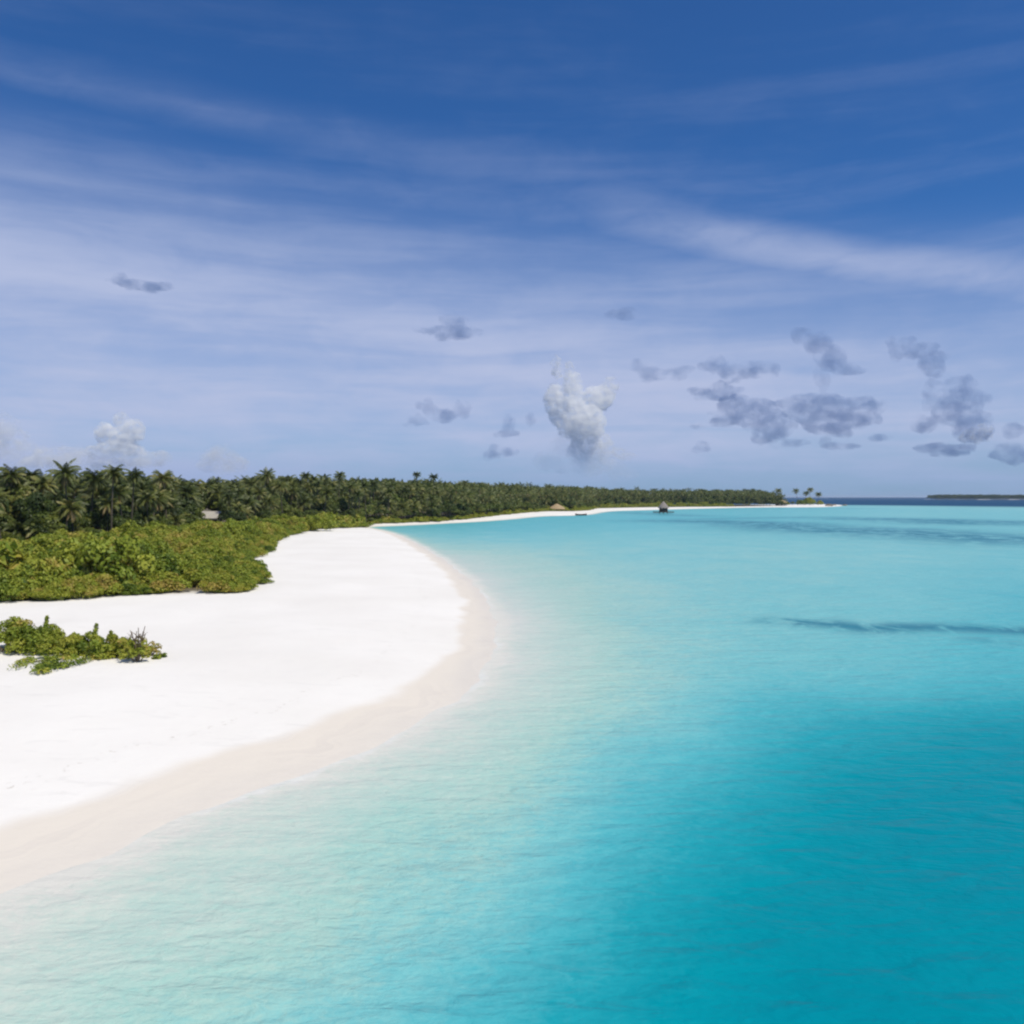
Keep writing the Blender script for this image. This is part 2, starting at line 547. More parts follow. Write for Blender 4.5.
# lagoon water
M_WATER, t = new_mat('lagoon_water')
pos = t.n('ShaderNodeNewGeometry').outputs['Position']
tn = t.attr('tone').outputs['Fac']
oc = t.attr('open_sea').outputs['Fac']
off = t.attr('offshore').outputs['Fac']
reef = t.attr('reef').outputs['Fac']
patch = t.noise(t.mapping(pos, scale=(1.0, 0.7, 1)), 0.11, 5.0, 0.6, 0.4)
patch2 = t.noise(pos, 0.8, 6.0, 0.68, 0.6)
tn2 = t.math('ADD', tn, t.math('ADD', t.math('MULTIPLY', t.math('SUBTRACT', patch, 0.5), 0.16), t.math('ADD', t.math('MULTIPLY', t.math('SUBTRACT', patch2, 0.5), 0.15), t.math('MULTIPLY', t.math('SUBTRACT', t.noise(t.mapping(pos, rot=(0, 0, R(30)), scale=(1, 1.4, 1)), 2.6, 4.0, 0.7, 1.0), 0.5), 0.20))), clamp=True)  # finer noises put speckled light of the shallows, with bed mottling, into the tone
WATER_STOPS = [(0.0, (0.69, 0.675, 0.615)), (0.10, (0.56, 0.64, 0.57)), (0.25, (0.375, 0.595, 0.53)), (0.38, (0.200, 0.525, 0.535)), (0.52, (0.090, 0.445, 0.495)), (0.70, (0.016, 0.335, 0.40)), (0.85, (0.001, 0.275, 0.34)), (1.0, (0.0, 0.235, 0.305))]
wc = t.ramp(tn2, WATER_STOPS)
# seagrass and coral showing through
rn = t.noise(t.mapping(pos, scale=(1.0, 0.6, 1)), 0.20, 8.0, 0.72, 0.8)
rm = t.math('MULTIPLY', reef, t.range(rn, 0.40, 0.53, 0.25, 1.0))
wc = t.mix(rm, wc, (0.02, 0.20, 0.27))
wc = t.mix(oc, wc, (0.006, 0.055, 0.14))
# thin lace of foam where the swash runs up the sand
lace = t.math('MULTIPLY', t.range(t.math('ADD', off, t.math('MULTIPLY', t.math('SUBTRACT', patch2, 0.5), 1.6)), 0.55, 0.15, 0.0, 1.0), t.range(patch, 0.42, 0.62, 0.05, 0.55))
wc = t.mix(lace, wc, (0.76, 0.76, 0.74))
# ripples
rp = t.mapping(pos, rot=(0, 0, R(15)), scale=(0.42, 1.05, 1.0))
h1 = t.noise(rp, 1.0, 3.0, 0.5, 0.5)
h2 = t.noise(t.mapping(pos, rot=(0, 0, R(28)), scale=(1.0, 1.5, 1)), 1.9, 3.0, 0.6, 0.5)
h3 = t.noise(t.mapping(pos, rot=(0, 0, R(10)), scale=(0.45, 1.1, 1)), 0.32, 3.0, 0.5, 0.4)
calm = t.range(off, 0.0, 10.0, 0.5, 1.0)
h4 = t.noise(t.mapping(pos, rot=(0, 0, R(40)), scale=(1.0, 1.25, 1)), 4.2, 4.0, 0.65, 0.8)
shal = t.range(tn, 0.62, 0.2, 0.12, 1.0)
hh = t.math('MULTIPLY', calm, t.math('ADD', t.math('ADD', h1, t.math('ADD', t.math('MULTIPLY', h2, t.math('ADD', 0.20, t.math('MULTIPLY', shal, 0.20))), t.math('MULTIPLY', h4, t.math('MULTIPLY', shal, 0.10)))), t.math('MULTIPLY', h3, 1.5)))
nb = bump(t, hh, 1.0, 0.09)
body = t.n('ShaderNodeBsdfDiffuse')
t.link(wc, body.inputs['Color'])
nb2 = bump(t, hh, 1.0, 0.25)
t.link(nb2, body.inputs['Normal'])
mx = body
gl = t.n('ShaderNodeBsdfGlossy')
gl.inputs['Roughness'].default_value = 0.24
gl.inputs['Color'].default_value = (1, 1, 1, 1)
t.link(nb, gl.inputs['Normal'])
lw = t.n('ShaderNodeLayerWeight')
lw.inputs['Blend'].default_value = 0.5
t.link(nb, lw.inputs['Normal'])
graze = t.math('POWER', lw.outputs['Facing'], 5.0)
frm = t.math('ADD', 0.012, t.math('MULTIPLY', graze, t.math('SUBTRACT', 0.32, t.math('MULTIPLY', oc, 0.25))))
frm = t.math('MULTIPLY', frm, t.range(off, 0.0, 2.0, 0.3, 1.0))
mx2 = t.n('ShaderNodeMixShader')
t.link(frm, mx2.inputs[0]); t.link(mx.outputs[0], mx2.inputs[1]); t.link(gl.outputs[0], mx2.inputs[2])
out(t, mx2.outputs[0])

# ------------------------------------------------------------------ terrain and water
reef_lines = [  # (polyline in px, half-width px-ish in metres across, strength)
    ([(790, 622), (830, 624), (870, 629), (910, 627), (960, 628), (1040, 632)], 2.6, 1.0),
    ([(985, 640), (1040, 646)], 2.0, 0.4),
    ([(690, 521), (760, 523), (800, 528), (840, 531), (880, 530)], 25, 1.0),
    ([(700, 519), (760, 518), (830, 517), (870, 518)], 18, 0.5),
    ([(870, 530), (950, 536), (1040, 541)], 27, 1.0),
    ([(880, 519), (930, 520), (965, 523), (1000, 522)], 30, 1.0),
    ([(840, 527), (900, 530)], 18, 0.7),
    ([(630, 512.5), (690, 516)], 16, 0.6),
    ([(760, 508.8), (860, 508.6)], 22, 0.35),
    ([(640, 514), (720, 516)], 10, 0.4),
]
reef = np.zeros(len(GP))
for pl, wd, st in reef_lines:
    q = [at(*p) for p in pl]
    d = np.full(len(GP), 1e9)
    for a, b_ in zip(q[:-1], q[1:]):
        a = np.array(a); b_ = np.array(b_); ab = b_ - a
        tt = np.clip(((GP - a) @ ab) / (ab @ ab), 0, 1)
        d = np.minimum(d, np.linalg.norm(GP - a - tt[:, None] * ab, axis=1))
    reef = np.maximum(reef, st * np.exp(-(d / wd) ** 2))

me = mesh_np('ground', np.column_stack([GP, gz]), [GQ, GT], M_SAND, True,
             {'inland': ('POINT', np.where(sI > 0, 20, sS)), 'litter': ('POINT', vegm)})
g = tag(link('ground', me), kind='structure')
keep = (~land)
kq = (keep[GQ] | (np.maximum(sS, sI)[GQ] < 6)).any(1)
kt = (keep[GT]).any(1)
offs = np.minimum(-sS, -sI)
me = mesh_np('lagoon_water', np.column_stack([GP, np.zeros(len(GP))]), [GQ[kq], GT[kt]], M_WATER, True,
             {'tone': ('POINT', tone_w), 'open_sea': ('POINT', ocean), 'offshore': ('POINT', np.where(sI > -200, np.maximum(offs, 0), np.maximum(-sS, 0))), 'reef': ('POINT', reef)})
wtr = tag(link('water', me), kind='structure')


# ------------------------------------------------------------------ vegetation: materials
def leaf_mat(name, stops, rough=0.5, spec=0.35, trans=0.25, var=0.10):
    m, t = new_mat(name)
    ti = t.attr('tint').outputs['Fac']
    oi = t.n('ShaderNodeObjectInfo').outputs['Random']
    f = t.math('ADD', ti, t.math('MULTIPLY', t.math('SUBTRACT', oi, 0.5), var * 2), clamp=True)
    c = t.ramp(f, stops)
    b = principled(t, c, rough, spec)
    tl = t.n('ShaderNodeBsdfTranslucent')
    t.link(c, tl.inputs['Color'])
    mx = t.n('ShaderNodeMixShader')
    mx.inputs[0].default_value = trans
    t.link(b.outputs[0], mx.inputs[1]); t.link(tl.outputs[0], mx.inputs[2])
    out(t, mx.outputs[0])
    return m


M_PALM = leaf_mat('palm_frond', [(0.0, (0.032, 0.048, 0.011)), (0.34, (0.082, 0.108, 0.020)), (0.62, (0.165, 0.180, 0.036)), (0.84, (0.29, 0.25, 0.080)), (1.0, (0.30, 0.21, 0.09))], 0.5, 0.4, 0.18, 0.22)
M_SHRUB = leaf_mat('shrub_leaf', [(0.0, (0.050, 0.092, 0.011)), (0.22, (0.130, 0.188, 0.018)), (0.48, (0.245, 0.300, 0.030)), (0.80, (0.38, 0.385, 0.047)), (1.0, (0.44, 0.33, 0.08))], 0.55, 0.3, 0.24, 0.20)
M_TREE = leaf_mat('tree_leaf', [(0.0, (0.034, 0.055, 0.011)), (0.35, (0.085, 0.120, 0.018)), (0.7, (0.175, 0.200, 0.032)), (1.0, (0.27, 0.235, 0.07))], 0.5, 0.35, 0.18, 0.24)
M_BARK, t = new_mat('palm_bark')
pos = t.n('ShaderNodeTexCoord').outputs['Object']
rg = t.noise(t.mapping(pos, scale=(1, 1, 6)), 2.0, 4.0)
out(t, principled(t, t.ramp(rg, [(0.3, (0.06, 0.05, 0.038)), (0.7, (0.15, 0.13, 0.10))]), 0.9, 0.2).outputs[0])
M_TWIG, t = new_mat('weathered_twig')
pos = t.n('ShaderNodeTexCoord').outputs['Object']
out(t, principled(t, t.ramp(t.noise(pos, 8.0), [(0.3, (0.10, 0.075, 0.05)), (0.7, (0.22, 0.17, 0.12))]), 0.9, 0.2).outputs[0])


# ------------------------------------------------------------------ vegetation: shapes
def norm(a):
    return a / (np.linalg.norm(a, axis=-1, keepdims=True) + 1e-9)


def palm_crown(r, n_frond=26, n_leaf=20, flen=4.6, lw=0.11, dead=3):
    """Fronds of drooping leaflets around the origin; returns verts, quads, tints."""
    V, T = [], []
    cnt = 0
    for k in range(n_frond + dead):
        az = k * 2.39996 + r.uniform(-0.25, 0.25)
        u = (k + 0.5) / n_frond
        isdead = k >= n_frond
        el0 = R(82 - 105 * min(u, 1.0) ** 0.9 + r.uniform(-8, 8)) if not isdead else R(r.uniform(-75, -50))
        L = flen * r.uniform(0.82, 1.08) * (0.8 if isdead else 1.0)
        ns = n_leaf
        s = np.linspace(0, 1, ns + 1)
        droop = R(r.uniform(55, 105)) * (0.25 if isdead else 1.0)
        ang = el0 - droop * s ** 1.4
        ds = L / ns
        hx = np.concatenate([[0], np.cumsum(np.cos(ang[:-1]) * ds)])
        hz = np.concatenate([[0], np.cumsum(np.sin(ang[:-1]) * ds)])
        dirh = np.array([math.cos(az), math.sin(az), 0])
        side = np.array([-math.sin(az), math.cos(az), 0])
        P = hx[:, None] * dirh + hz[:, None] * np.array([0, 0, 1.0])
        tan = norm(np.gradient(P, axis=0))
        up = np.cross(side[None], tan) * -1
        # spine
        base_t = (0.95 if isdead else 0.18 + 0.42 * r.random() + (0.18 if u > 0.85 else 0))
        wsp = 0.06 * (1 - 0.8 * s)[:, None]
        a = P + side * wsp; b = P - side * wsp
        for i in range(0, ns, 2):
            j = min(i + 2, ns)
            V.append(np.stack([a[i], b[i], b[j], a[j]])); T.append(min(1, base_t + 0.15))
        idx = np.arange(2, ns + 1)
        tw = r.uniform(-0.3, 0.3)
        for sg in (-1, 1):
            prof = np.sin(np.clip((s[idx] * 0.92 + 0.06), 0, 1) * math.pi) ** 0.55
            ll = 1.0 * prof * r.uniform(0.85, 1.1, len(idx)) * (0.7 if isdead else 1)
            hang = 0.55 + tw * sg + 0.5 * s[idx] + r.uniform(-0.15, 0.15, len(idx))
            dl = norm(sg * side[None] * np.cos(hang)[:, None] - np.array([[0, 0, 1.0]]) * np.sin(hang)[:, None] + tan[idx] * 0.55)
            p0 = P[idx]
            tip = p0 + dl * ll[:, None]
            wv = tan[idx] * lw
            mid = p0 + dl * (ll * 0.5)[:, None] + np.array([0, 0, 0.05])
            q1 = np.stack([p0 - wv * 0.5, p0 + wv * 0.5, mid + wv * 0.55, mid - wv * 0.55], 1)
            q2 = np.stack([mid - wv * 0.55, mid + wv * 0.55, tip + wv * 0.1, tip - wv * 0.1], 1)
            V.extend(q1); V.extend(q2)
            tt = np.clip(base_t + r.normal(0, 0.05, len(idx)), 0, 1)
            T.extend(tt); T.extend(tt)
    V = np.concatenate([np.asarray(v).reshape(-1, 4, 3) for v in V]) if not isinstance(V, np.ndarray) else V
    return V.reshape(-1, 3), np.arange(len(V) * 4).reshape(-1, 4), np.array(T)


def leaf_cloud(r, lobes, n, size, tint_mu=0.45, tint_sd=0.14, up=0.35, aspect=0.55):
    """Leaf quads through the outer part of a set of lobes (cx, cy, cz, rx, ry, rz)."""
    lobes = np.asarray(lobes, dtype=float)
    area = lobes[:, 3] * lobes[:, 4] + lobes[:, 3] * lobes[:, 5] + lobes[:, 4] * lobes[:, 5]
    pick = r.choice(len(lobes), n, p=area / area.sum())
    lt = r.normal(tint_mu, tint_sd, len(lobes))
    d = norm(r.normal(size=(n, 3)))
    d[:, 2] = np.where(d[:, 2] < -0.35, -d[:, 2], d[:, 2])
    rad = 1 - 0.45 * r.random(n) ** 2
    lb = lobes[pick]
    c = lb[:, :3] + d * lb[:, 3:6] * rad[:, None]
    nr = norm(d + r.normal(size=(n, 3)) * 0.55 + np.array([0, 0, up]))
    t1 = norm(np.cross(nr, r.normal(size=(n, 3))))
    t2 = np.cross(nr, t1)
    sz = size * r.uniform(0.6, 1.3, n)[:, None]
    a, b = t1 * sz * 0.5, t2 * sz * 0.5 * aspect
    V = np.stack([c - a, c - b * 1.0 + a * 0.1, c + a, c + b + a * 0.1], 1)
    tint = np.clip(lt[pick] + r.normal(0, 0.09, n), 0, 1)
    ok = c[:, 2] > 0.02
    V = V[ok]; tint = tint[ok]
    return V.reshape(-1, 3), np.arange(len(V) * 4).reshape(-1, 4), tint


def dome_lobes(r, rx, rz, n, lob):
    """Small lobes set over a low dome."""
    L = []
    for k in range(n):
        rr_ = math.sqrt((k + 0.5) / n) * rx * 0.86
        a = k * 2.39996 + r.uniform(-0.4, 0.4)
        zz = rz * math.sqrt(max(0.0, 1 - (rr_ / rx) ** 2)) * r.uniform(0.55, 0.95)
        q = lob * r.uniform(0.7, 1.35)
        L.append((rr_ * math.cos(a), rr_ * math.sin(a), max(zz - q * 0.4, q * 0.3), q, q, q * r.uniform(0.75, 1.1)))
    L.append((0, 0, rz * 0.25, rx * 0.75, rx * 0.75, rz * 0.45))
    return L


def trunk_mesh(r, H, bend):
    mb = MB()
    s = np.linspace(0, 1, 9)
    pts = np.stack([bend[0] * s ** 1.8, bend[1] * s ** 1.8, H * s], 1)
    mb.tube(pts, np.interp(s, [0, 0.07, 0.3, 1], [0.26, 0.19, 0.15, 0.11]), 7)
    return mb


palm_kinds = []
for k in range(7):
    r = np.random.default_rng(100 + k)
    bend = r.normal(0, 0.9, 2)
    H = 10.0
    tm = trunk_mesh(r, H, bend).mesh('palm_trunk', M_BARK, True)
    v, q, ti = palm_crown(r, int(r.integers(26, 38)), 20, r.uniform(3.6, 4.8), 0.15, int(r.integers(3, 9)))
    cm = mesh_np('palm_crown', v, q, M_PALM, False, {'tint': ('FACE', ti)})
    palm_kinds.append((tm, cm, (bend[0], bend[1], H), (v, q, ti)))

shrub_kinds = []
for k in range(7):
    r = np.random.default_rng(200 + k)
    lob = dome_lobes(r, 2.5, r.uniform(1.7, 2.3), 34, 0.55)
    v, q, ti = leaf_cloud(r, lob, 6400, 0.22, r.uniform(0.40, 0.70), 0.18)
    shrub_kinds.append((mesh_np('shrub_foliage', v, q, M_SHRUB, False, {'tint': ('FACE', ti)}), (v, q, ti)))

tree_kinds = []
for k in range(5):
    r = np.random.default_rng(300 + k)
    lob = []
    for m in range(26):
        d = norm(r.normal(size=3)); d[2] = abs(d[2]) * 0.9 - 0.25
        p = d * np.array([2.6, 2.6, 2.4]) * r.uniform(0.5, 1.0)
        q_ = r.uniform(0.6, 1.15)
        lob.append((p[0], p[1], 3.6 + p[2], q_, q_, q_ * 0.8))
    v, q, ti = leaf_cloud(r, lob, 4200, 0.34, r.uniform(0.35, 0.6), 0.15, 0.25, 0.7)
    mb = MB()
    s = np.linspace(0, 1, 5)
    mb.tube(np.stack([0.3 * s ** 2, 0.1 * s, 3.2 * s], 1), np.interp(s, [0, 1], [0.2, 0.11]), 7)
    for m in range(7):
        l = lob[m * 3]
        e = np.array(l[:3])
        p0 = np.array([0.15, 0.05, 1.6 + 0.2 * m])
        mb.tube(np.stack([p0 + (e - p0) * x + np.array([0, 0, 0.5 * math.sin(x * 3.14)]) for x in (0, 0.35, 0.7, 1)]), [0.09, 0.07, 0.05, 0.02], 5)
    tree_kinds.append((mb.mesh('tree_trunk', M_BARK, True), mesh_np('tree_crown', v, q, M_TREE, False, {'tint': ('FACE', ti)}), (v, q, ti)))


def scatter(poly, spacing, r, jitter=0.38):
    poly = np.asarray(poly)
    x0, y0 = poly.min(0); x1, y1 = poly.max(0)
    xs = np.arange(x0, x1, spacing); ys = np.arange(y0, y1, spacing * 0.87)
    X, Y = np.meshgrid(xs, ys)
    X[1::2] += spacing / 2
    P = np.stack([X.ravel(), Y.ravel()], 1) + r.uniform(-jitter, jitter, (X.size, 2)) * spacing
    return P[inside(P, poly)]


def px_of(P):
    return 512 + FPX * P[:, 0] / np.maximum(P[:, 1], 1)


SKY_X = [-200, 0, 35, 66, 90, 110, 133, 165, 190, 250, 262, 320, 350, 400, 420, 440, 470, 500, 530, 560, 600, 650, 700, 760, 785, 800, 815, 900]
SKY_Y = [467, 467, 471, 465, 470, 466, 469, 471, 473.5, 473, 470.5, 470, 470, 471.5, 472.5, 474.5, 477, 478.5, 480.2, 482.2, 484, 486, 486.3, 487.3, 490, 491, 490, 493]


def stamp(parts):
    """Merge transformed copies of (v, q, tint) sources into one set of arrays."""
    V, Q, T, n = [], [], [], 0
    for (v, q, ti), loc, rz, sc in parts:
        ca, sa = math.cos(rz), math.sin(rz)
        m = np.array([[ca, sa, 0], [-sa, ca, 0], [0, 0, 1]])
        V.append((v * np.asarray(sc)) @ m + np.asarray(loc)); Q.append(q + n); T.append(ti); n += len(v)
    return np.vstack(V), np.vstack(Q), np.concatenate(T)


def empty(name, loc, rz=0.0):
    o = bpy.data.objects.new(name, None)
    o.empty_display_size = 0.3
    o.location = loc
    o.rotation_euler = (0, 0, rz)
    col.objects.link(o)
    return o


# ------------------------------------------------------------------ palms
def place_palm(x, y, z, top, r, label, group, kind=None, crown_s=None):
    tm, cm, head, _ = palm_kinds[int(r.integers(len(palm_kinds))) if kind is None else kind]
    cs = r.uniform(0.62, 0.88) if crown_s is None else crown_s
    H = max(3.0, top - z - 2.8 * cs)
    o = empty('coconut_palm', (x, y, z), r.uniform(0, 6.28))
    tag(o, label, 'palm tree', group)
    t_ = link('trunk', tm, o); t_.scale = (1, 1, H / 10.0)
    c_ = link('crown', cm, o, (head[0], head[1], H)); c_.scale = (cs, cs, cs)
    return o


rp_ = np.random.default_rng(21)
# palms that break the skyline one by one
SKYLINE = [(5, 464, 138, 'dark coconut palm at the very edge of the grove above the darkest shrub'), (33, 467.5, 146, 'coconut palm in the first gap beside the tallest palm, crown just over the skyline'),
           (67, 461.5, 136, 'tallest coconut palm, lone crown standing high over the left grove'), (90, 468, 146, 'coconut palm just right of the tallest one, slightly lower crown'),
           (111, 464, 142, 'broad crowned coconut palm below the small white cumulus cloud'), (131, 467, 148, 'coconut palm right of the broad crowned one below the small white cloud'),
           (167, 469.5, 170, 'coconut palm breaking the skyline midway between tallest palm and beach hut'), (260, 468, 235, 'coconut palm poking up alone from the level skyline right of the hut'),
           (338, 470, 285, 'coconut palm on the skyline above where beach meets the grove'), (418, 471, 350, 'coconut palm with raised crown above the bay corner'), (434, 473, 360, 'coconut palm second of the two raised crowns above the bay corner')]
for px, ty, d, lab in SKYLINE:
    x, y = at_dist(px, d + 16)
    place_palm(x, y, ground_z(x, y), z_of(ty, y), rp_, lab, None, crown_s=rp_.uniform(0.58, 0.74))

P = scatter(palmz, 5.0, rp_)
pxs = px_of(P)
vis = (pxs > -420) & (pxs < 900) & (P[:, 1] > 60)
P, pxs = P[vis], pxs[vis]
dist = P[:, 1]
sd_ = sdist(P, palmz)
sdv = sdist(P, veg)
keepd = (sd_ < np.where(dist < 330, 46, 28)) & (dist < 985) & ~((pxs > 196) & (pxs < 229) & (dist < 272))
P, pxs, dist, sd_ = P[keepd], pxs[keepd], dist[keepd], sd_[keepd]
gzP = land_h(P)[0]
topmax = CAM_H + (HORIZON - np.interp(pxs, SKY_X, SKY_Y)) / FPX * dist
topr = np.where(sd_ < 14, rp_.uniform(0.36, 0.92, len(P)), rp_.uniform(0.80, 1.0, len(P)))
top = gzP + np.minimum((topmax - gzP - rp_.uniform(0, 1.4, len(P))) * topr, rp_.uniform(12.5, 18.5, len(P)))
top = np.maximum(top, gzP + 3.8)
inframe = (pxs > -15) & (pxs < 800)
score = np.where(inframe, sd_ * 1.0 + dist * 0.25, 1e6)
order = np.argsort(score)
own = order[:255]
ownset = set(own.tolist())
for k in own:
    x, y = P[k]
    if dist[k] < 190:
        lab, grp = 'coconut palm of the near left grove behind the green shrub thicket', 'palms of the near left grove'
    elif dist[k] < 330:
        lab, grp = 'coconut palm of the middle grove between the beach hut and the bay corner', 'palms of the middle grove'
    else:
        lab, grp = 'coconut palm of the far grove along the bay shore', 'palms of the far bay shore'
    place_palm(x, y, gzP[k], top[k], rp_, lab, grp)
parts = []
for k in range(len(P)):
    if k in ownset:
        continue
    cs = rp_.uniform(0.7, 0.95)
    src = palm_lod = palm_kinds[int(rp_.integers(len(palm_kinds)))][3]
    if dist[k] > 250:
        if not hasattr(scatter, 'lod'):
            scatter.lod = []
            for q_ in range(5):
                scatter.lod.append(palm_crown(np.random.default_rng(400 + q_), 17, 8, 4.5, 0.36, 2))
        src = scatter.lod[int(rp_.integers(5))]
    elif pxs[k] < -60:
        if not hasattr(scatter, 'mid'):
            scatter.mid = [palm_crown(np.random.default_rng(440 + q_), 20, 10, 4.4, 0.3, 2) for q_ in range(4)]
        src = scatter.mid[int(rp_.integers(4))]
    parts.append((src, (P[k][0], P[k][1], top[k] - 2.7 * cs), rp_.uniform(0, 6.28), (cs, cs, cs)))
print("N",len(parts), sum(len(p_[0][1]) for p_ in parts), flush=True)
v, q, ti = stamp(parts)
print('palm own', len(own), 'mass', len(parts), len(q))
tag(link('palm_forest', mesh_np('palm_forest', v, q, M_PALM, False, {'tint': ('FACE', np.clip(ti * 0.9, 0, 1))})),
    'dense far coconut palm forest along the bay shore', 'palm forest', kind='stuff')

# ------------------------------------------------------------------ understorey trees
rt = np.random.default_rng(31)
strip = sdist(P * 0 + P, palmz)
Q = scatter(palmz, 4.6, rt)
qx = px_of(Q)
sdq = sdist(Q, palmz)
kq = (qx > -420) & (qx < 800) & (sdq < np.where(Q[:, 1] < 330, 36, 22)) & (Q[:, 1] > 60) & (Q[:, 1] < 985) & ~((qx > 194) & (qx < 231) & (Q[:, 1] < 272))
Q, qx, sdq = Q[kq], qx[kq], sdq[kq]
zq = land_h(Q)[0]
sc_order = np.argsort(np.where((qx > -10) & (Q[:, 1] < 420), sdq * 1.2 + Q[:, 1] * 0.12, 1e6))
own_t = set(sc_order[:170].tolist())
parts = []
for k in range(len(Q)):
    x, y = Q[k]
    tmax = CAM_H + (HORIZON + 10 - np.interp(qx[k], SKY_X, SKY_Y) - 10) / FPX * y - zq[k]
    h = min(rt.uniform(4.5, 12.5) * (0.62 if sdq[k] < 6 else 1.0), tmax * 0.90)
    s = h / 6.4
    wd = max(min(s, 1.25), 0.75) * rt.uniform(0.85, 1.2)
    kk = int(rt.integers(5))
    if k in own_t:
        o = empty('beach_tree', (x, y, zq[k]), rt.uniform(0, 6.28))
        tag(o, 'bushy broadleaf tree growing under the palms of the left grove' if y < 240 else 'bushy broadleaf tree growing under the palms near the bay corner', 'tree',
            'broadleaf trees under the left palms' if y < 240 else 'broadleaf trees under the bay corner palms')
        for nm, mm in (('trunk', tree_kinds[kk][0]), ('crown', tree_kinds[kk][1])):
            c_ = link(nm, mm, o); c_.scale = (wd, wd, s)
    else:
        src = tree_kinds[kk][2]
        if y > 300 or qx[k] < -25:
            vv = src[0].reshape(-1, 4, 3)[::5]; cc = vv.mean(1, keepdims=True)
            src = ((cc + (vv - cc) * 2.1).reshape(-1, 3), np.arange(len(vv) * 4).reshape(-1, 4), src[2][::5])
        parts.append((src, (x, y, zq[k]), rt.uniform(0, 6.28), (wd, wd, s)))
print("N",len(parts), sum(len(p_[0][1]) for p_ in parts), flush=True)
lodtree = []
for src in (tk[2] for tk in tree_kinds):
    vv = src[0].reshape(-1, 4, 3)[::7]; cc = vv.mean(1, keepdims=True)
    lodtree.append(((cc + (vv - cc) * 2.5).reshape(-1, 3), np.arange(len(vv) * 4).reshape(-1, 4), src[2][::7]))
B = scatter(palmz, 6.0, rt)
bx = px_of(B); sdb = sdist(B, palmz)
kb = (bx > 150) & (bx < 800) & (B[:, 1] > 225) & (B[:, 1] < 990) & (sdb > 16) & (sdb < 50) & (rt.random(len(B)) < 0.75)
for (x, y), bx_, zb in zip(B[kb], bx[kb], land_h(B[kb])[0]):
    if 194 < bx_ < 231 and y < 275:
        continue
    hb = (CAM_H + (HORIZON - np.interp(bx_, SKY_X, SKY_Y)) / FPX * y - zb) * rt.uniform(0.62, 0.9)
    wb = rt.uniform(1.1, 1.5)
    parts.append((lodtree[int(rt.integers(5))], (x, y, zb), rt.uniform(0, 6.28), (wb, wb, hb / 6.4)))
v, q, ti = stamp(parts)
print('trees', len(own_t), 'mass', len(parts), len(q))
tag(link('forest_undergrowth', mesh_np('forest_undergrowth', v, q, M_TREE, False, {'tint': ('FACE', ti)})),
    'leafy undergrowth filling the shade below the palms', 'undergrowth', kind='stuff')

# ------------------------------------------------------------------ beach shrubs
rs = np.random.default_rng(41)
S = scatter(veg, 4.3, rs, 0.5)
edge_pts = []
for a_, b_ in zip(veg[:len(VEG_PX) - 1], veg[1:len(VEG_PX)]):
    ln = np.linalg.norm(b_ - a_)
    nrm = np.array([-(b_ - a_)[1], (b_ - a_)[0]]) / (ln + 1e-9)
    for q_ in np.arange(0, ln, 1.9 if a_[1] < 200 else 3.5):
        if rs.random() < 0.72:
            edge_pts.append(a_ + (b_ - a_) * q_ / ln + nrm * rs.uniform(0.6, 2.8))
S = np.vstack([S, np.array(edge_pts)])
sx = px_of(S)
sdS = sdist(S, veg); sdP = sdist(S, palmz)
m = (sx > -420) & (sx < 800) & (sdP < 3) & (sdS > 0.9) & (S[:, 1] > 60) & (S[:, 1] < 860)
S, sx, sdS, sdP = S[m], sx[m], sdS[m], sdP[m]
zs = land_h(S)[0]
hill = smooth_noise(S, 20, 9) * 2.6
rank = np.argsort(np.where((sx > -25), S[:, 1], 1e6))
own_s = set(rank[:250].tolist())
parts = []
for k in range(len(S)):
    x, y = S[k]
    edge_f = min(1.0, 0.40 + sdS[k] / 10.0)
    s = rs.uniform(0.62, 1.6) * edge_f
    hz = min(s * rs.uniform(0.7, 1.35), 1.55) * (1.25 if sx[k] < 70 and sdS[k] > 2 and y < 100 else 1.0) * (1 + 0.35 * max(0.0, hill[k]) * (sdS[k] > 3))
    s = max(s, hz / 1.2)
    kk = int(rs.integers(len(shrub_kinds)))
    if k in own_s:
        o = link('beach_shrub', shrub_kinds[kk][0], None, (x, y, zs[k] - 0.05))
        o.rotation_euler = (0, 0, rs.uniform(0, 6.28))
        o.scale = (max(s, 0.7), max(s, 0.7), hz)
        if sdS[k] < 4:
            lab, grp = 'low green beach shrub at the thicket edge against bare white sand', 'shrubs along the sand edge'
        elif sdP[k] > -7:
            lab, grp = 'tall green beach shrub at the foot of the palm grove', 'shrubs at the foot of the palms'
        else:
            lab, grp = 'yellow green beach shrub in the middle of the thicket', 'shrubs inside the thicket'
        tag(o, lab, 'shrub', grp)
    else:
        src = shrub_kinds[kk][1]
        if y > 230 or sx[k] < -30:
            vv = src[0].reshape(-1, 4, 3)[::6]; cc = vv.mean(1, keepdims=True)
            src = ((cc + (vv - cc) * 2.3).reshape(-1, 3), np.arange(len(vv) * 4).reshape(-1, 4), src[2][::6])
        parts.append((src, (x, y, zs[k] - 0.05), rs.uniform(0, 6.28), (s, s, hz)))
print("N",len(parts), sum(len(p_[0][1]) for p_ in parts), flush=True)
v, q, ti = stamp(parts)
print('shrubs', len(own_s), 'mass', len(parts), len(q))
tag(link('shrub_thicket', mesh_np('shrub_thicket', v, q, M_SHRUB, False, {'tint': ('FACE', ti)})), 'far band of green shrubs between the bay sand and the palms', 'shrub thicket', kind='stuff')



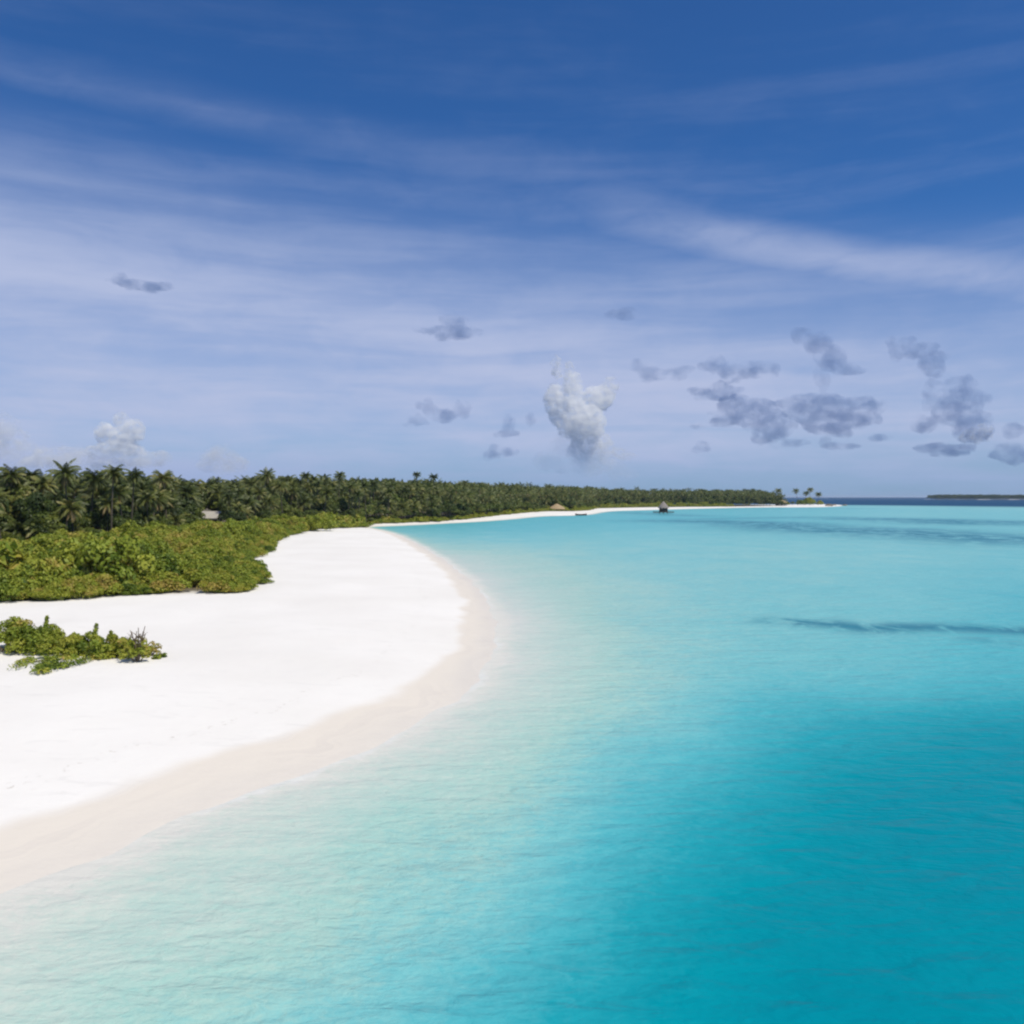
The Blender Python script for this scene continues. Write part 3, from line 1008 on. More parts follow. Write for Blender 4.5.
TB = [(30, 93, 1.2, 'tall rounded bright green bush rising from the thicket near the left picture edge'), (62, 106, 1.05, 'bright green bush behind the tall rounded one at the left'), (112, 126, 1.15, 'dark bush standing between thicket and palms below the broad crowned palm'),
      (150, 140, 1.0, 'yellow green bush in front of the grove left of the hut'), (178, 168, 1.25, 'wide bush just left of the pale hut'), (238, 190, 1.35, 'bush just right of the pale hut'), (262, 205, 1.5, 'olive bush at the grove edge right of the hut'),
      (290, 222, 1.5, 'bushy green mound where the thicket narrows toward the bay'), (318, 238, 1.6, 'last large bush before the sand reaches the grove'), (84, 130, 1.15, 'grey green bush at the foot of the tallest palm'), (205, 180, 1.0, 'low bush in front of the pale hut'), (10, 112, 1.15, 'shaded bush under the palms at the left picture edge')]
rb = np.random.default_rng(55)
for px, d, s_, lab in TB:
    x, y = at_dist(px, d)
    o = link('tall_bush', shrub_kinds[int(rb.integers(7))][0], None, (x, y, ground_z(x, y) - 0.1))
    o.scale = (s_ * 1.25, s_ * 1.25, s_ * 1.4); o.rotation_euler = (0, 0, rb.uniform(0, 6.28))
    tag(o, lab, 'bush')

# ------------------------------------------------------------------ low clump of plants on the open sand
def bezier(p0, p1, p2, n=6):
    t_ = np.linspace(0, 1, n)[:, None]
    return (1 - t_) ** 2 * np.array(p0) + 2 * t_ * (1 - t_) * np.array(p1) + t_ ** 2 * np.array(p2)


def clump_plant(px, py, wpx, hpx, n, label, seed, lean=0.0, bare=0, tint=0.5, sprigs=0, flat=1.0):
    """A beach shrub whose base stands at ground point (px, py); width and height given as seen."""
    r = np.random.default_rng(seed)
    x, y = at(px, py, 1.05)
    z = ground_z(x, y)
    m_px = y / FPX
    rx, hz = wpx * m_px / 2, hpx * m_px
    o = empty('beach_shrub', (x, y, z - 0.04))
    tag(o, label, 'shrub', 'plants of the low clump on the open sand')
    lobes = []
    for k in range(24):
        a = r.uniform(0, 6.28); q = math.sqrt(r.random()) * 0.8
        zz = hz * math.sqrt(max(0.05, 1 - q * q)) * r.uniform(0.12, 0.84)
        l = rx * r.uniform(0.22, 0.38)
        lobes.append((rx * q * math.cos(a) + lean * zz, rx * q * math.sin(a) * flat, zz, l, l * flat, min(l, hz * 0.25)))
    mb = MB()
    for l in lobes[:10]:
        mb.tube(bezier((l[0] * 0.15, l[1] * 0.15, 0), (l[0] * 0.7, l[1] * 0.7, l[2] * 0.4), l[:3]), [0.035, 0.03, 0.025, 0.02, 0.015, 0.01], 5)
    V, Q_, T = leaf_cloud(r, lobes, int(n * 1.5), 0.19, tint, 0.16, 0.3, 0.5)
    packs = [(V, Q_, T)]
    for k in range(sprigs):
        a = r.uniform(0, 6.28)
        e = np.array([rx * 0.6 * math.cos(a), rx * 0.6 * math.sin(a) * flat, hz * r.uniform(0.98, 1.12)])
        mb.tube(bezier((e[0] * 0.3, e[1] * 0.3, 0.1), (e[0] * 0.9, e[1] * 0.9, hz * 0.5), e), [0.03, 0.028, 0.025, 0.02, 0.016, 0.012], 5)
        for f_ in (0.55, 0.7, 0.84, 1.0):
            packs.append(leaf_cloud(r, [(e[0] * (0.5 + 0.5 * f_), e[1] * (0.5 + 0.5 * f_), e[2] * f_ - 0.12, 0.34 - 0.24 * f_, 0.34 - 0.24 * f_, 0.24)], 55, 0.2, tint, 0.1, 0.2, 0.4))
    for k in range(bare):
        a = r.uniform(-0.6, 0.9)
        e = np.array([rx * r.uniform(-0.5, 0.7), rx * 0.4 * math.sin(a), hz * r.uniform(0.85, 1.22)])
        c_ = np.array([e[0] * 0.35 + r.uniform(-0.2, 0.2), e[1] * 0.3, hz * 0.45])
        mb.tube(bezier((0.1 * e[0], 0, 0), c_, e, 7), np.linspace(0.055, 0.018, 7), 6)
        for m in range(3):
            p0 = (c_ + e) / 2
            e2 = p0 + np.array([r.uniform(-0.35, 0.35), r.uniform(-0.3, 0.3), r.uniform(0.1, 0.4)])
            mb.tube(bezier(p0, (p0 + e2) / 2 + np.array([0, 0, 0.05]), e2, 4), [0.02, 0.017, 0.013, 0.008], 5)
    V, Q_, T = stamp([(p_, (0, 0, 0), 0, (1, 1, 1)) for p_ in packs])
    link('foliage', mesh_np('clump_foliage', V, Q_, M_SHRUB, False, {'tint': ('FACE', T)}), o)
    link('branches', mb.mesh('clump_branches', M_TWIG, True), o)
    return o


clump_plant(-45, 652, 84, 38, 3600, 'leafy shrub cut by the left picture edge on the open sand', 1, tint=0.5)
clump_plant(8, 651, 64, 33, 3800, 'tallest bright green shrub of the sand clump with dense leaves', 2, tint=0.60, sprigs=1)
clump_plant(38, 651, 58, 31, 3400, 'green shrub with a few upright leafy tips at the clump top', 3, tint=0.56, sprigs=2)
clump_plant(62, 654, 54, 24, 2600, 'yellow brown half dried shrub in the middle of the sand clump', 4, tint=0.78, sprigs=1)
clump_plant(84, 653, 42, 25, 2200, 'dark green shrub with one upright sprig beside the dried shrub', 5, tint=0.50, sprigs=1)
clump_plant(104, 656, 42, 26, 2200, 'dark green shrub with upright sprig next to the twiggy bush', 6, tint=0.48, sprigs=1)
clump_plant(123, 656, 38, 22, 1600, 'thin olive shrub left of the bare twigged bush', 7, tint=0.55, bare=2)
clump_plant(137, 661, 34, 31, 620, 'twiggy bush with bare brown branches at the clump end', 8, lean=-0.1, bare=7, tint=0.6)
clump_plant(150, 654, 22, 16, 360, 'sparse straw coloured tuft at the tip of the sand clump', 9, tint=0.82)
clump_plant(163, 656, 8, 6, 60, 'smallest dark sprig lying alone past the clump tip', 10, tint=0.35)
clump_plant(156, 658, 10, 6, 70, 'tiny green sprig between straw tuft and smallest dark sprig', 11, tint=0.4)
rc = np.random.default_rng(77)


def creeper(pts, label, seed, w_=10, n_=420):
    r = np.random.default_rng(seed)
    x0, y0 = at(*pts[0], 1.05)
    z0 = ground_z(x0, y0)
    o = empty('beach_creeper', (x0, y0, z0))
    tag(o, label, 'creeping plant', 'creepers in front of the sand clump')
    mb = MB(); packs = []
    for px, py in pts:
        x, y = at(px, py, 1.05)
        m_px = y / FPX
        c_ = np.array([x - x0, y - y0, 0.06])
        mb.tube(bezier((0, 0, 0.02), (c_[0] * 0.5, c_[1] * 0.5 + 0.2, 0.12), c_, 5), [0.025, 0.022, 0.02, 0.015, 0.01], 5)
        lb = [(c_[0] + r.normal(0, w_ * m_px * 0.35), c_[1] + r.normal(0, 0.5), 0.10, 0.35, 0.5, 0.2) for _ in range(5)]
        packs.append(leaf_cloud(r, lb, n_, 0.17, 0.5, 0.2, 0.8, 0.6))
    V, Q_, T = stamp([(p_, (0, 0, 0), 0, (1, 1, 1)) for p_ in packs])
    link('leaves', mesh_np('creeper_leaves', V, Q_, M_SHRUB, False, {'tint': ('FACE', T)}), o)
    link('runner', mb.mesh('creeper_runner', M_TWIG, True), o)


creeper([(46, 671), (38, 671), (60, 668), (66, 667), (50, 666)], 'largest low creeper patch spilling onto sand in front of the clump', 61, 11, 220)
creeper([(34, 661), (50, 660), (66, 659)], 'low creeper strip along the clump foot above the largest creeper patch', 62, 14, 200)
creeper([(16, 667), (20, 668)], 'smallest creeper sprig lying apart on the sand left of the largest patch', 63, 3, 30)
creeper([(86, 662), (80, 660)], 'small creeper sprig below the dark green shrub with upright sprig', 64, 6, 90)

# ------------------------------------------------------------------ buildings and boat
M_THATCH, t = new_mat('thatch')
pos = t.n('ShaderNodeTexCoord').outputs['Object']
nn = t.noise(t.mapping(pos, scale=(3, 3, 0.6)), 3.0, 5.0)
out(t, principled(t, t.ramp(nn, [(0.3, (0.28, 0.20, 0.12)), (0.7, (0.52, 0.39, 0.23))]), 0.95, 0.1, bump(t, nn, 0.5, 0.1)).outputs[0])
M_GREYTHATCH, t = new_mat('weathered_thatch')
pos = t.n('ShaderNodeTexCoord').outputs['Object']
nn = t.noise(t.mapping(pos, scale=(3, 3, 0.6)), 3.0, 5.0)
out(t, principled(t, t.ramp(nn, [(0.3, (0.20, 0.17, 0.15)), (0.7, (0.36, 0.31, 0.28))]), 0.95, 0.1, bump(t, nn, 0.5, 0.1)).outputs[0])
M_PLASTER, t = new_mat('pale_plaster')
pos = t.n('ShaderNodeTexCoord').outputs['Object']
out(t, principled(t, t.ramp(t.noise(pos, 1.5, 5.0), [(0.3, (0.42, 0.39, 0.34)), (0.7, (0.58, 0.55, 0.49))]), 0.9, 0.2).outputs[0])
M_ROOF, t = new_mat('pale_sheet_roof')
pos = t.n('ShaderNodeTexCoord').outputs['Object']
out(t, principled(t, t.ramp(t.noise(pos, 1.2, 5.0), [(0.3, (0.36, 0.33, 0.29)), (0.7, (0.50, 0.47, 0.42))]), 0.7, 0.3).outputs[0])
M_WOOD, t = new_mat('dark_timber')
pos = t.n('ShaderNodeTexCoord').outputs['Object']
out(t, principled(t, t.ramp(t.noise(t.mapping(pos, scale=(1, 1, 6)), 2.0, 4.0), [(0.3, (0.05, 0.038, 0.03)), (0.7, (0.12, 0.09, 0.07))]), 0.8, 0.2).outputs[0])
M_BOAT, t = new_mat('faded_red_paint')
pos = t.n('ShaderNodeTexCoord').outputs['Object']
out(t, principled(t, t.ramp(t.noise(pos, 3.0, 4.0), [(0.3, (0.20, 0.09, 0.08)), (0.7, (0.32, 0.17, 0.14))]), 0.6, 0.3).outputs[0])
M_GLASS, t = new_mat('dark_window')
out(t, principled(t, (0.02, 0.025, 0.03), 0.1, 0.5).outputs[0])


def hip_roof(mb, w_, d_, z0, h, ridge, ov=0.5, th_=0.25):
    x, y = w_ / 2 + ov, d_ / 2 + ov
    for dz, rev in ((0, False), (-th_, True)):
        v = [(-x, -y, z0 + dz), (x, -y, z0 + dz), (x, y, z0 + dz), (-x, y, z0 + dz), (-ridge / 2, 0, z0 + h + dz), (ridge / 2, 0, z0 + h + dz)]
        q = [(0, 1, 5, 4), (2, 3, 4, 5)]; tr_ = [(1, 2, 5), (3, 0, 4)]
        if rev:
            q = [f[::-1] for f in q]; tr_ = [f[::-1] for f in tr_]
        mb.add(v, q, tr_)
    v = [(sx_ * x, sy_ * y, z0 + dz) for dz in (0, -th_) for sx_, sy_ in ((-1, -1), (1, -1), (1, 1), (-1, 1))]
    mb.add(v, [(k, k + 4, (k + 1) % 4 + 4, (k + 1) % 4) for k in range(4)])


def one(fn):
    m_ = MB(); fn(m_); return m_


# pale hut among the trees
x, y = at_dist(211.5, 262)
z = ground_z(x, y)
o = empty('beach_hut', (x, y, z), 0.18)
tag(o, 'pale hut with pale sloping sheet roof half hidden behind the green shrubs', 'hut')
HW, HD, HH = 6.0, 5.0, z_of(518.5, 262) - z
link('wall', one(lambda m: [m.box((0, -HD / 2, HH / 2), (HW, 0.2, HH)), m.box((0, HD / 2 - 0.3, HH / 2 + 0.7), (HW, 0.2, HH + 1.4)), m.box((-HW / 2 + 0.1, 0, HH / 2), (0.196, HD - 0.21, HH)), m.box((HW / 2 - 0.1, 0, HH / 2), (0.196, HD - 0.21, HH))]).mesh('hut_wall', M_PLASTER), o)
mb = MB(); v = [(-HW / 2 - 0.4, -HD / 2 - 0.5, HH + 0.02), (HW / 2 + 0.4, -HD / 2 - 0.5, HH + 0.02), (HW / 2 + 0.4, HD / 2 + 0.4, HH + 1.9), (-HW / 2 - 0.4, HD / 2 + 0.4, HH + 1.9)]
v += [(a, b, c + 0.18) for a, b, c in v]
mb.add(v, [(0, 3, 2, 1), (4, 5, 6, 7), (0, 1, 5, 4), (1, 2, 6, 5), (2, 3, 7, 6), (3, 0, 4, 7)])
link('roof', mb.mesh('hut_roof', M_ROOF), o)
d_ = link('door', one(lambda m: m.box((-1.6, -HD / 2 - 0.12, 1.05), (0.95, 0.05, 2.1))).mesh('hut_door', M_WOOD), o)
w_ = link('window', one(lambda m: m.box((1.2, -HD / 2 - 0.115, 1.7), (1.3, 0.04, 1.0))).mesh('hut_window', M_GLASS), o)


def pavilion(name, label, cat, px, py, dist_, width, top_py, thatch, base=0.0, posts=6, deck=False, rz=0.0, eave=0.42, zbase=None):
    x, y = at_dist(px, dist_)
    z = ground_z(x, y) if zbase is None else zbase
    H = z_of(top_py, dist_) - z
    o = empty(name, (x, y, z), rz)
    tag(o, label, cat)
    R_ = width / 2
    n = 10
    ze = H * eave
    # thatched cone with a shaggy, slightly concave slope
    r = np.random.default_rng(int(px))
    mb = MB()
    prof = [(1.0, ze - 0.35), (0.98, ze), (0.72, ze + (H - ze) * 0.30), (0.42, ze + (H - ze) * 0.62), (0.12, ze + (H - ze) * 0.93), (0.0, H)]
    ns = 20
    vv = []
    for rr_, zz in prof:
        for k in range(ns):
            a = 6.2832 * k / ns
            j_ = 1 + r.uniform(-0.02, 0.02)
            vv.append((R_ * rr_ * math.cos(a) * j_, R_ * rr_ * math.sin(a) * j_, zz + (r.uniform(-0.12, 0.05) if rr_ > 0.97 else 0)))
    q = [(i_ * ns + k, i_ * ns + (k + 1) % ns, (i_ + 1) * ns + (k + 1) % ns, (i_ + 1) * ns + k) for i_ in range(len(prof) - 1) for k in range(ns)]
    mb.add(vv, q)
    vv2 = [(R_ * math.cos(6.2832 * k / ns), R_ * math.sin(6.2832 * k / ns), ze - 0.34) for k in range(ns)] + [(0, 0, H * 0.8)]
    mb.add(vv2, tris=[((k + 1) % ns, k, ns) for k in range(ns)])
    link('roof', mb.mesh(name + '_roof', thatch, True), o)
    for k in range(posts):
        a = 6.2832 * k / posts + 0.3
        c = (R_ * 0.78 * math.cos(a), R_ * 0.78 * math.sin(a))
        m = MB(); m.tube([(c[0], c[1], -2.0 if deck else -0.2), (c[0], c[1], ze * 0.5), (c[0], c[1], ze + 0.3)], 0.2, 8)
        link('post', m.mesh(name + '_post', M_WOOD, True), o)
    if deck:
        m = MB(); m.box((0, 0, 0.9), (width * 1.75, width * 1.0, 0.5))
        for k in range(9):
            m.box((-width * 0.7 + k * width * 0.175, -width * 0.5 - 0.06, 0.9), (0.12, 0.1, 0.3))
        link('deck', m.mesh(name + '_deck', M_WOOD), o)
        m = MB()
        for k in range(8):
            a = 6.2832 * k / 8
            m.box((R_ * 0.7 * math.cos(a), R_ * 0.7 * math.sin(a), (1.2 + ze * 0.86) / 2), (R_ * 0.56, 0.12, ze * 0.86 - 1.16), a + 1.5708)
        link('screen_wall', m.mesh(name + '_screen', M_WOOD), o)
    return o


pavilion('thatched_pavilion', 'tan thatched pavilion on the far sand beneath the palms', 'pavilion', 557, 511, 572, 12.0, 503.6, M_THATCH, posts=8, eave=0.34)
pavilion('overwater_hut', 'small thatched hut on a dark deck standing in the lagoon', 'hut', 663.5, 511, 545, 6.8, 501.2, M_GREYTHATCH, posts=6, deck=True, eave=0.50, zbase=0.0)

x, y = at_dist(781, 950)
z = ground_z(x, y)
o = empty('beach_house', (x, y, z), -0.1)
tag(o, 'pinkish brown roofed beach house among the last palms of the point', 'house')
W_, D_, H_ = 10.0, 7.0, 2.6
link('wall', one(lambda m: m.box((0, 0, H_ / 2), (W_, D_, H_))).mesh('house_wall', M_PLASTER), o)
m = MB(); hip_roof(m, W_, D_, H_ + 0.26, 2.9, 6.0, 0.9)
link('roof', m.mesh('house_roof', M_THATCH), o)
link('door', one(lambda m_: m_.box((0, -D_ / 2 - 0.05, 1.1), (1.4, 0.08, 2.2))).mesh('house_door', M_WOOD), o)
for k in (-4, 4):
    link('window', one(lambda m_: m_.box((k, -D_ / 2 - 0.05, 1.6), (2.0, 0.08, 1.2))).mesh('house_window', M_GLASS), o)

# small boat drawn up on the sand
x, y = at(581, 515.0, 0.3)
o = empty('rowing_boat', (x, y, max(ground_z(x, y), 0.05)), 0.1)
tag(o, 'small faded red rowing boat drawn up on the far sand', 'boat')
L_ = 6.4
sec = np.linspace(-1, 1, 13)
vv, q = [], []
for a in sec:
    hw = 0.95 * (1 - abs(a) ** 2.6) + 0.04
    zs_ = 0.75 + 0.35 * a * a
    for (fy, fz) in ((-1, 1), (-0.8, 0.35), (-0.3, 0.0), (0.3, 0.0), (0.8, 0.35), (1, 1)):
        vv.append((a * L_ / 2, fy * hw, fz * zs_))
for i_ in range(12):
    for k in range(5):
        q.append((i_ * 6 + k, i_ * 6 + k + 1, (i_ + 1) * 6 + k + 1, (i_ + 1) * 6 + k))
m = MB(); m.add(vv, q)
inner = [(a * 0.97, b * 0.9, c * 0.98 + 0.05) for a, b, c in vv]
m.add(inner, [f[::-1] for f in q])
link('hull', m.mesh('boat_hull', M_BOAT, True), o)
for a in (-1.3, 0.3, 1.7):
    link('seat', one(lambda m_: m_.box((a, 0, 0.55), (0.3, 1.5, 0.06))).mesh('boat_seat', M_WOOD), o)

# ------------------------------------------------------------------ the far point: lone palms and rocks
rl = np.random.default_rng(91)
for px, ty, d, lab in [(778, 488, 930, 'small palm standing up at the outer end of the long palm forest'), (797.5, 488.2, 985, 'lone palm in the gap at the end of the point'),
                       (809.5, 487.2, 990, 'taller palm of the close cluster on the sandy point'), (805, 490.5, 985, 'shorter palm leaning beside the taller cluster palm on the point'),
                       (818, 491.8, 992, 'outermost small palm of the sandy point')]:
    x, y = at_dist(px, d)
    place_palm(x, y, max(ground_z(x, y), 0.5), z_of(ty, y), rl, lab, None, crown_s=1.1)
for k in range(16):
    px = 728 + k * 4.3 + rl.uniform(-1.5, 1.5); d = 925 + rl.uniform(-8, 25) + (20 if px > 770 else 0)
    x, y = at_dist(px, d)
    o = empty('beach_tree', (x, y, max(ground_z(x, y), 0.4)), rl.uniform(0, 6.28))
    tag(o, 'small dark broadleaf tree lining the sand of the far point', 'tree', 'broadleaf trees of the far point')
    kk = int(rl.integers(5)); sc_ = rl.uniform(0.7, 1.3) * (0.6 if 774 < px < 790 else 1.0)
    for nm, mm in (('trunk', tree_kinds[kk][0]), ('crown', tree_kinds[kk][1])):
        c_ = link(nm, mm, o); c_.scale = (sc_ * 1.2, sc_ * 1.2, sc_)
for px, d, s_, lab in [(787, 970, 1.2, 'low shrub between the forest end and the lone palm'), (802, 985, 2.1, 'brown green shrub under the cluster palms on the point'), (809, 988, 2.6, 'bushy shrub at the foot of the taller cluster palm'), (820, 998, 1.5, 'last low shrub on the sandy point')]:
    x, y = at_dist(px, d)
    o = link('beach_shrub', shrub_kinds[int(rl.integers(7))][0], None, (x, y, max(ground_z(x, y), 0.3)))
    o.scale = (s_ * 1.2, s_ * 1.2, s_ * 1.5)
    tag(o, lab, 'shrub')
M_ROCK, t = new_mat('brown_rock')
pos = t.n('ShaderNodeTexCoord').outputs['Object']
out(t, principled(t, t.ramp(t.noise(pos, 1.0, 6.0), [(0.3, (0.14, 0.11, 0.08)), (0.7, (0.34, 0.28, 0.21))]), 0.95, 0.2).outputs[0])
import bmesh
for px, py, s_, lab in [(829, 506.2, 2.6, 'brown rock on the sand of the far point'), (834, 505.6, 1.6, 'smaller brown rock behind the first on the far point'), (845, 505.4, 2.0, 'outermost brown rock at the water end of the point')]:
    bm = bmesh.new()
    bmesh.ops.create_icosphere(bm, subdivisions=3, radius=1.0)
    rk = np.random.default_rng(int(px))
    ph = rk.uniform(0, 6.28, 3)
    for v_ in bm.verts:
        c_ = v_.co
        f_ = 1 + 0.22 * math.sin(c_.x * 3 + ph[0]) * math.sin(c_.y * 3.4 + ph[1]) + 0.14 * math.sin(c_.z * 5 + c_.x * 4 + ph[2])
        v_.co = Vector((c_.x * 1.5 * f_, c_.y * f_, c_.z * 0.62 * f_))
    me = bpy.data.meshes.new('rock'); bm.to_mesh(me); bm.free(); me.materials.append(M_ROCK)
    x, y = at(px, py, 0.3)
    o = link('rock', me, None, (x, y, max(ground_z(x, y), 0) + 0.25 * s_ * 0.6)); o.scale = (s_, s_, s_)
    tag(o, lab, 'rock', 'rocks on the far point')

# ------------------------------------------------------------------ distant islet: wooded, with surf on its reef
ri = np.random.default_rng(95)
IS = scatter(ISLET, 20.0, ri)
sdi = sdist(IS, ISLET)
IS = IS[(sdi > 18) & (sdi < 160) & (px_of(IS) < 1110)]
parts = []
lodt = []
for k in range(3):
    rq = np.random.default_rng(500 + k)
    lb = [(rq.uniform(-7, 7), rq.uniform(-7, 7), rq.uniform(4, 14), 5, 5, 4) for _ in range(9)]
    lodt.append(leaf_cloud(rq, lb, 420, 2.2, 0.35, 0.2, 0.2, 0.8))
for x, y in IS:
    s_ = ri.uniform(0.75, 1.08)
    parts.append((lodt[int(ri.integers(3))], (x, y, 1.5), ri.uniform(0, 6.28), (1.1, 1.1, s_)))
v, q, ti = stamp(parts)
tag(link('islet_forest', mesh_np('islet_forest', v, q, M_TREE, False, {'tint': ('FACE', ti)})), 'dark low forest of the distant islet on the horizon', 'forest', kind='stuff')

# ------------------------------------------------------------------ fair weather clouds, kilometres away
def cloud_mat(name, density, color, scale=0.02, lo=0.40, hi=0.62, foot=0.0):
    """Billowing density inside the cloud's own outline."""
    m, t = new_mat(name)
    pos = t.n('ShaderNodeNewGeometry').outputs['Position']
    nz = t.noise(t.mapping(pos, scale=(1, 1, 1.25)), scale, 6.0, 0.62)
    v_ = t.n('ShaderNodeVolumePrincipled')
    v_.inputs['Color'].default_value = (*color, 1)
    dn = t.range(nz, lo, hi, 0.0, density)
    if foot:                                   # the cloud thins out towards its foot
        gz_ = t.n('ShaderNodeSeparateXYZ')
        t.link(t.n('ShaderNodeTexCoord').outputs['Generated'], gz_.inputs[0])
        dn = t.math('MULTIPLY', dn, t.range(gz_.outputs[2], 0.02, foot, 0.0, 1.0))
    t.link(dn, v_.inputs['Density'])
    out(t, None, v_.outputs[0])
    return m


M_CLOUD = cloud_mat('white_cloud', 0.13, (1.0, 0.998, 0.99), 0.022, 0.38, 0.92, 0.60)
M_FAINT = cloud_mat('thin_cloud', 0.0020, (1.0, 1.0, 1.0), 0.008, 0.35, 0.65)
M_SOFT = cloud_mat('soft_white_cloud', 0.020, (1.0, 0.998, 0.995), 0.013, 0.40, 0.78, 0.6)
M_SHADE_GREY = cloud_mat('shade_grey_cloud', 0.0085, (0.36, 0.49, 0.72), 0.012, 0.37, 0.68)  # thin backlit clouds: their shade is put into the grey-blue scatter colour
CL_D = 5200.0
CM = CL_D / FPX
tex_a = bpy.data.textures.new('cloud_lumps', 'CLOUDS'); tex_a.noise_scale = 60.0; tex_a.noise_depth = 4
tex_b = bpy.data.textures.new('cloud_frays', 'CLOUDS'); tex_b.noise_scale = 22.0; tex_b.noise_depth = 3
dg = None


def cloud(label, puffs, mat, seed, disp=1.0, group='small cumulus clouds', dist_=CL_D, fray=5):
    """puffs: (px, py, half width px, half height px) ellipsoids joined into one ragged cloud."""
    global dg
    r = np.random.default_rng(seed)
    k_ = dist_ / FPX
    cx = sum(p_[0] for p_ in puffs) / len(puffs); cy = sum(p_[1] for p_ in puffs) / len(puffs)
    bm = bmesh.new()
    for (px, py, hw, hh) in puffs:
        hw, hh = hw * 1.18, hh * 1.2
        for m in range(fray):
            ox, oy, oz = r.normal(0, 0.45, 3) if m else (0, 0, 0)
            f_ = r.uniform(0.35, 0.7) if m else 0.8
            mt = Matrix.Translation(((px - cx + ox * hw) * k_, oz * hw * k_ * 0.8, -(py - cy + oy * hh) * k_)) @ Matrix.Diagonal((hw * k_ * f_, hw * k_ * f_ * 0.8, hh * k_ * f_, 1))
            bmesh.ops.create_icosphere(bm, subdivisions=3, radius=1.0, matrix=mt)
    me = bpy.data.meshes.new('cloud_puffs'); bm.to_mesh(me); bm.free()
    o = bpy.data.objects.new('cloud', me); col.objects.link(o)
    size = max(max(p_[2] for p_ in puffs), 8) * k_
    md = o.modifiers.new('join', 'REMESH'); md.mode = 'VOXEL'; md.voxel_size = max(size / 16, 6.0)
    d1 = o.modifiers.new('lumps', 'DISPLACE'); d1.texture = tex_a; d1.strength = 55 * disp; d1.mid_level = 0.5; d1.texture_coords = 'GLOBAL'
    d2 = o.modifiers.new('frays', 'DISPLACE'); d2.texture = tex_b; d2.strength = 20 * disp; d2.mid_level = 0.5; d2.texture_coords = 'GLOBAL'
    o.location = ((cx - 512) * k_, dist_, CAM_H + (HORIZON - cy) * k_)
    bpy.context.view_layer.update()
    ev = o.evaluated_get(bpy.context.evaluated_depsgraph_get())
    m2 = bpy.data.meshes.new_from_object(ev)
    o.modifiers.clear(); o.data = m2; m2.name = 'cloud'
    m2.materials.clear(); m2.materials.append(mat)
    bpy.data.meshes.remove(me)
    tag(o, label, 'cloud', group)
    return o


W = M_CLOUD; G = M_SHADE_GREY; Fm = M_FAINT
cloud('tall white cumulus tower standing above the middle of the palm forest', [(557, 402, 15, 20), (572, 392, 11, 24), (571, 376, 6, 10), (598, 398, 16, 14), (612, 386, 9, 6), (578, 422, 23, 24), (586, 444, 19, 18), (598, 462, 20, 9), (615, 470, 14, 5)], W, 1, 0.9)
cloud('pale thin veil of cloud at the foot of the white cumulus tower', [(585, 456, 22, 18), (602, 466, 22, 10), (620, 472, 18, 6), (566, 450, 22, 18)], Fm, 2, 0.8)
cloud('small white cumulus puff above the left palms', [(108, 436, 12, 12), (122, 440, 16, 14), (134, 430, 12, 13), (126, 452, 22, 10)], W, 3, 0.5)
cloud('faint white cloud bank low over the left palms', [(72, 456, 24, 10), (44, 464, 26, 10), (150, 460, 20, 9), (165, 458, 10, 7), (100, 464, 34, 8)], M_SOFT, 4, 0.6)
cloud('soft white cloud at the left edge of the sky above the palms', [(8, 434, 16, 20), (20, 450, 20, 20), (-12, 440, 24, 22), (34, 460, 20, 10)], M_SOFT, 5, 0.7)
cloud('faintest white cloud low over the left grove beside the small white puff', [(222, 460, 22, 12), (238, 464, 14, 8), (208, 466, 14, 8)], M_SOFT, 6, 0.5)
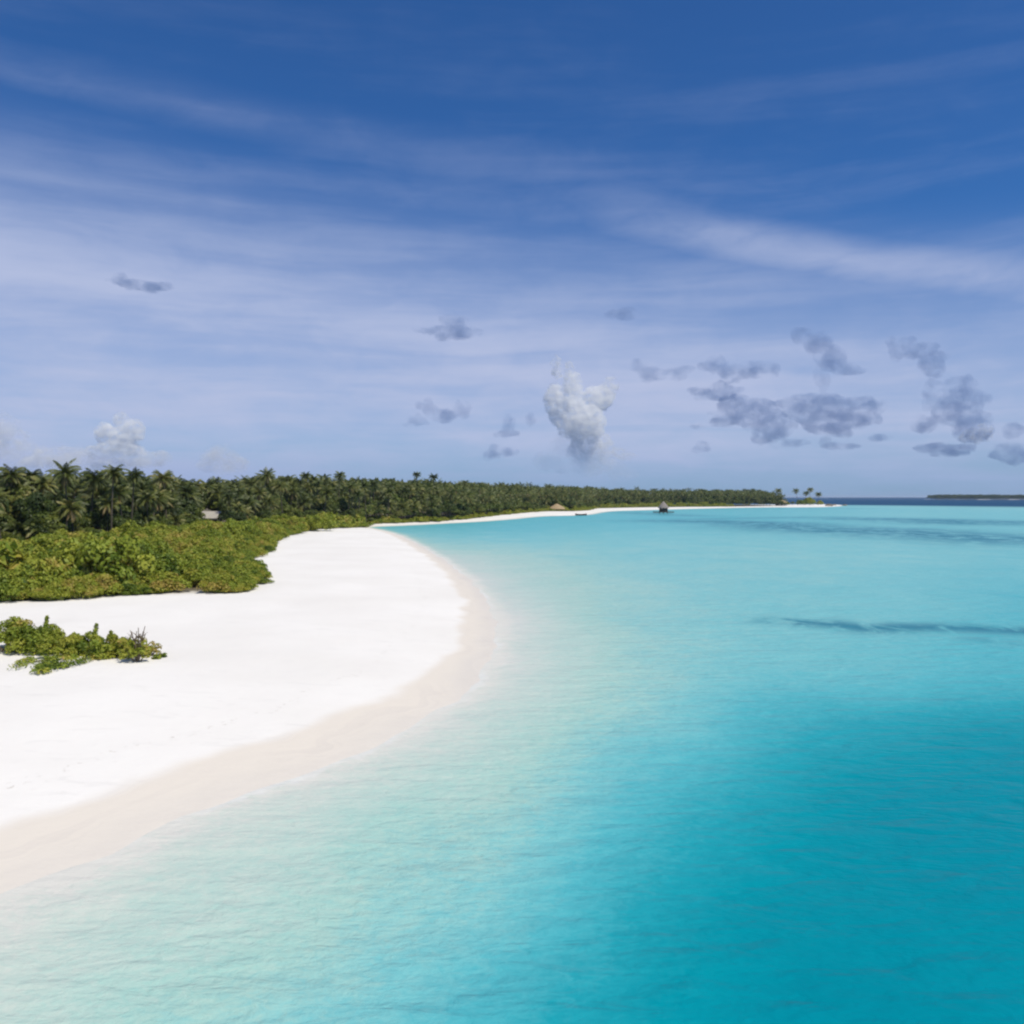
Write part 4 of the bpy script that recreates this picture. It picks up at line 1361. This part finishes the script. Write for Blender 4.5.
GREYS = [
    ('flat grey cloud left of centre, alone and high over the forest', [(450, 332, 24, 6), (455, 327, 14, 7), (432, 331, 16, 3)]),
    ('thin grey cloud highest on the left side of the sky', [(140, 286, 22, 5), (150, 290, 14, 4), (120, 281, 10, 4)]),
    ('grey cloud pair with a ragged top below the flat lone grey cloud', [(430, 410, 9, 8), (443, 416, 14, 8), (464, 411, 7, 10)]),
    ('small grey wisp at the left of the ragged grey pair', [(416, 423, 10, 4), (413, 419, 5, 4)]),
    ('small grey cloud with flat base left of the white tower', [(508, 424, 8, 9), (505, 434, 14, 3), (530, 422, 6, 6)]),
    ('tiny dome shaped grey cloud near the skyline left of the white tower', [(501, 452, 13, 6), (498, 449, 8, 6)]),
    ('hook shaped grey cloud right of the white tower top', [(638, 366, 8, 8), (655, 375, 16, 6), (674, 373, 13, 6)]),
    ('faintest grey smudge above the hook shaped cloud', [(618, 315, 16, 5)]),
    ('long grey cloud with two lobes leading the right cloud group', [(716, 362, 11, 9), (738, 372, 24, 9), (762, 369, 18, 7)]),
    ('flat grey cloud under the two lobed one', [(716, 395, 21, 7), (724, 388, 12, 6)]),
    ('ragged broad grey cloud in the heart of the right cloud group', [(750, 410, 30, 14), (765, 422, 26, 14), (728, 421, 20, 6), (772, 434, 18, 9)]),
    ('thin flat grey strip under the broad ragged cloud', [(788, 444, 17, 4)]),
    ('tall grey cloud with round head and slanting tail', [(817, 344, 16, 12), (830, 358, 18, 12), (846, 370, 16, 6), (823, 380, 7, 14)]),
    ('wide grey cloud with flat base under the round headed one', [(808, 400, 28, 6), (830, 410, 26, 10), (850, 420, 34, 9), (872, 408, 14, 8), (826, 426, 20, 7)]),
    ('small grey strip below the wide flat based cloud', [(835, 446, 17, 4), (824, 441, 6, 5)]),
    ('tiny grey cloud low left of the right cloud group', [(702, 449, 10, 4), (702, 445, 6, 4)]),
    ('broken grey cloud high over the right lagoon', [(897, 350, 10, 10), (915, 354, 18, 6), (930, 364, 14, 14), (905, 346, 8, 6)]),
    ('large grey cumulus with pointed top at the right', [(965, 396, 18, 16), (956, 410, 26, 18), (967, 384, 8, 10), (928, 398, 9, 14), (972, 430, 22, 14)]),
    ('small grey wisp at the right edge beside the pointed cumulus', [(1014, 430, 13, 7)]),
    ('low grey smear above the distant islet', [(1010, 455, 24, 7), (940, 448, 30, 5)]),
    ('tiny grey smear below the wide cloud over the lagoon', [(878, 438, 11, 4)]),
]
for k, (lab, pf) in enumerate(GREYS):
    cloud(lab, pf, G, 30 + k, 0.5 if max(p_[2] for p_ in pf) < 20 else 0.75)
cloud('small pale pink lump glowing at the foot of the pointed grey cumulus', [(972, 440, 10, 8), (982, 432, 8, 9)], W, 70, 0.35)


# ------------------------------------------------------------------ sea air
HAZE_DENSITY = 0.00004
mb = MB()
mb.box((0, 15000, -6.5), (60000, 60000, 73))
M_HAZE, t = new_mat('sea_haze')
v_ = t.n('ShaderNodeVolumePrincipled')
v_.inputs['Color'].default_value = (0.80, 0.88, 0.98, 1)
v_.inputs['Density'].default_value = HAZE_DENSITY
out(t, None, v_.outputs[0])
tag(link('haze', mb.mesh('haze', M_HAZE)), kind='stuff')
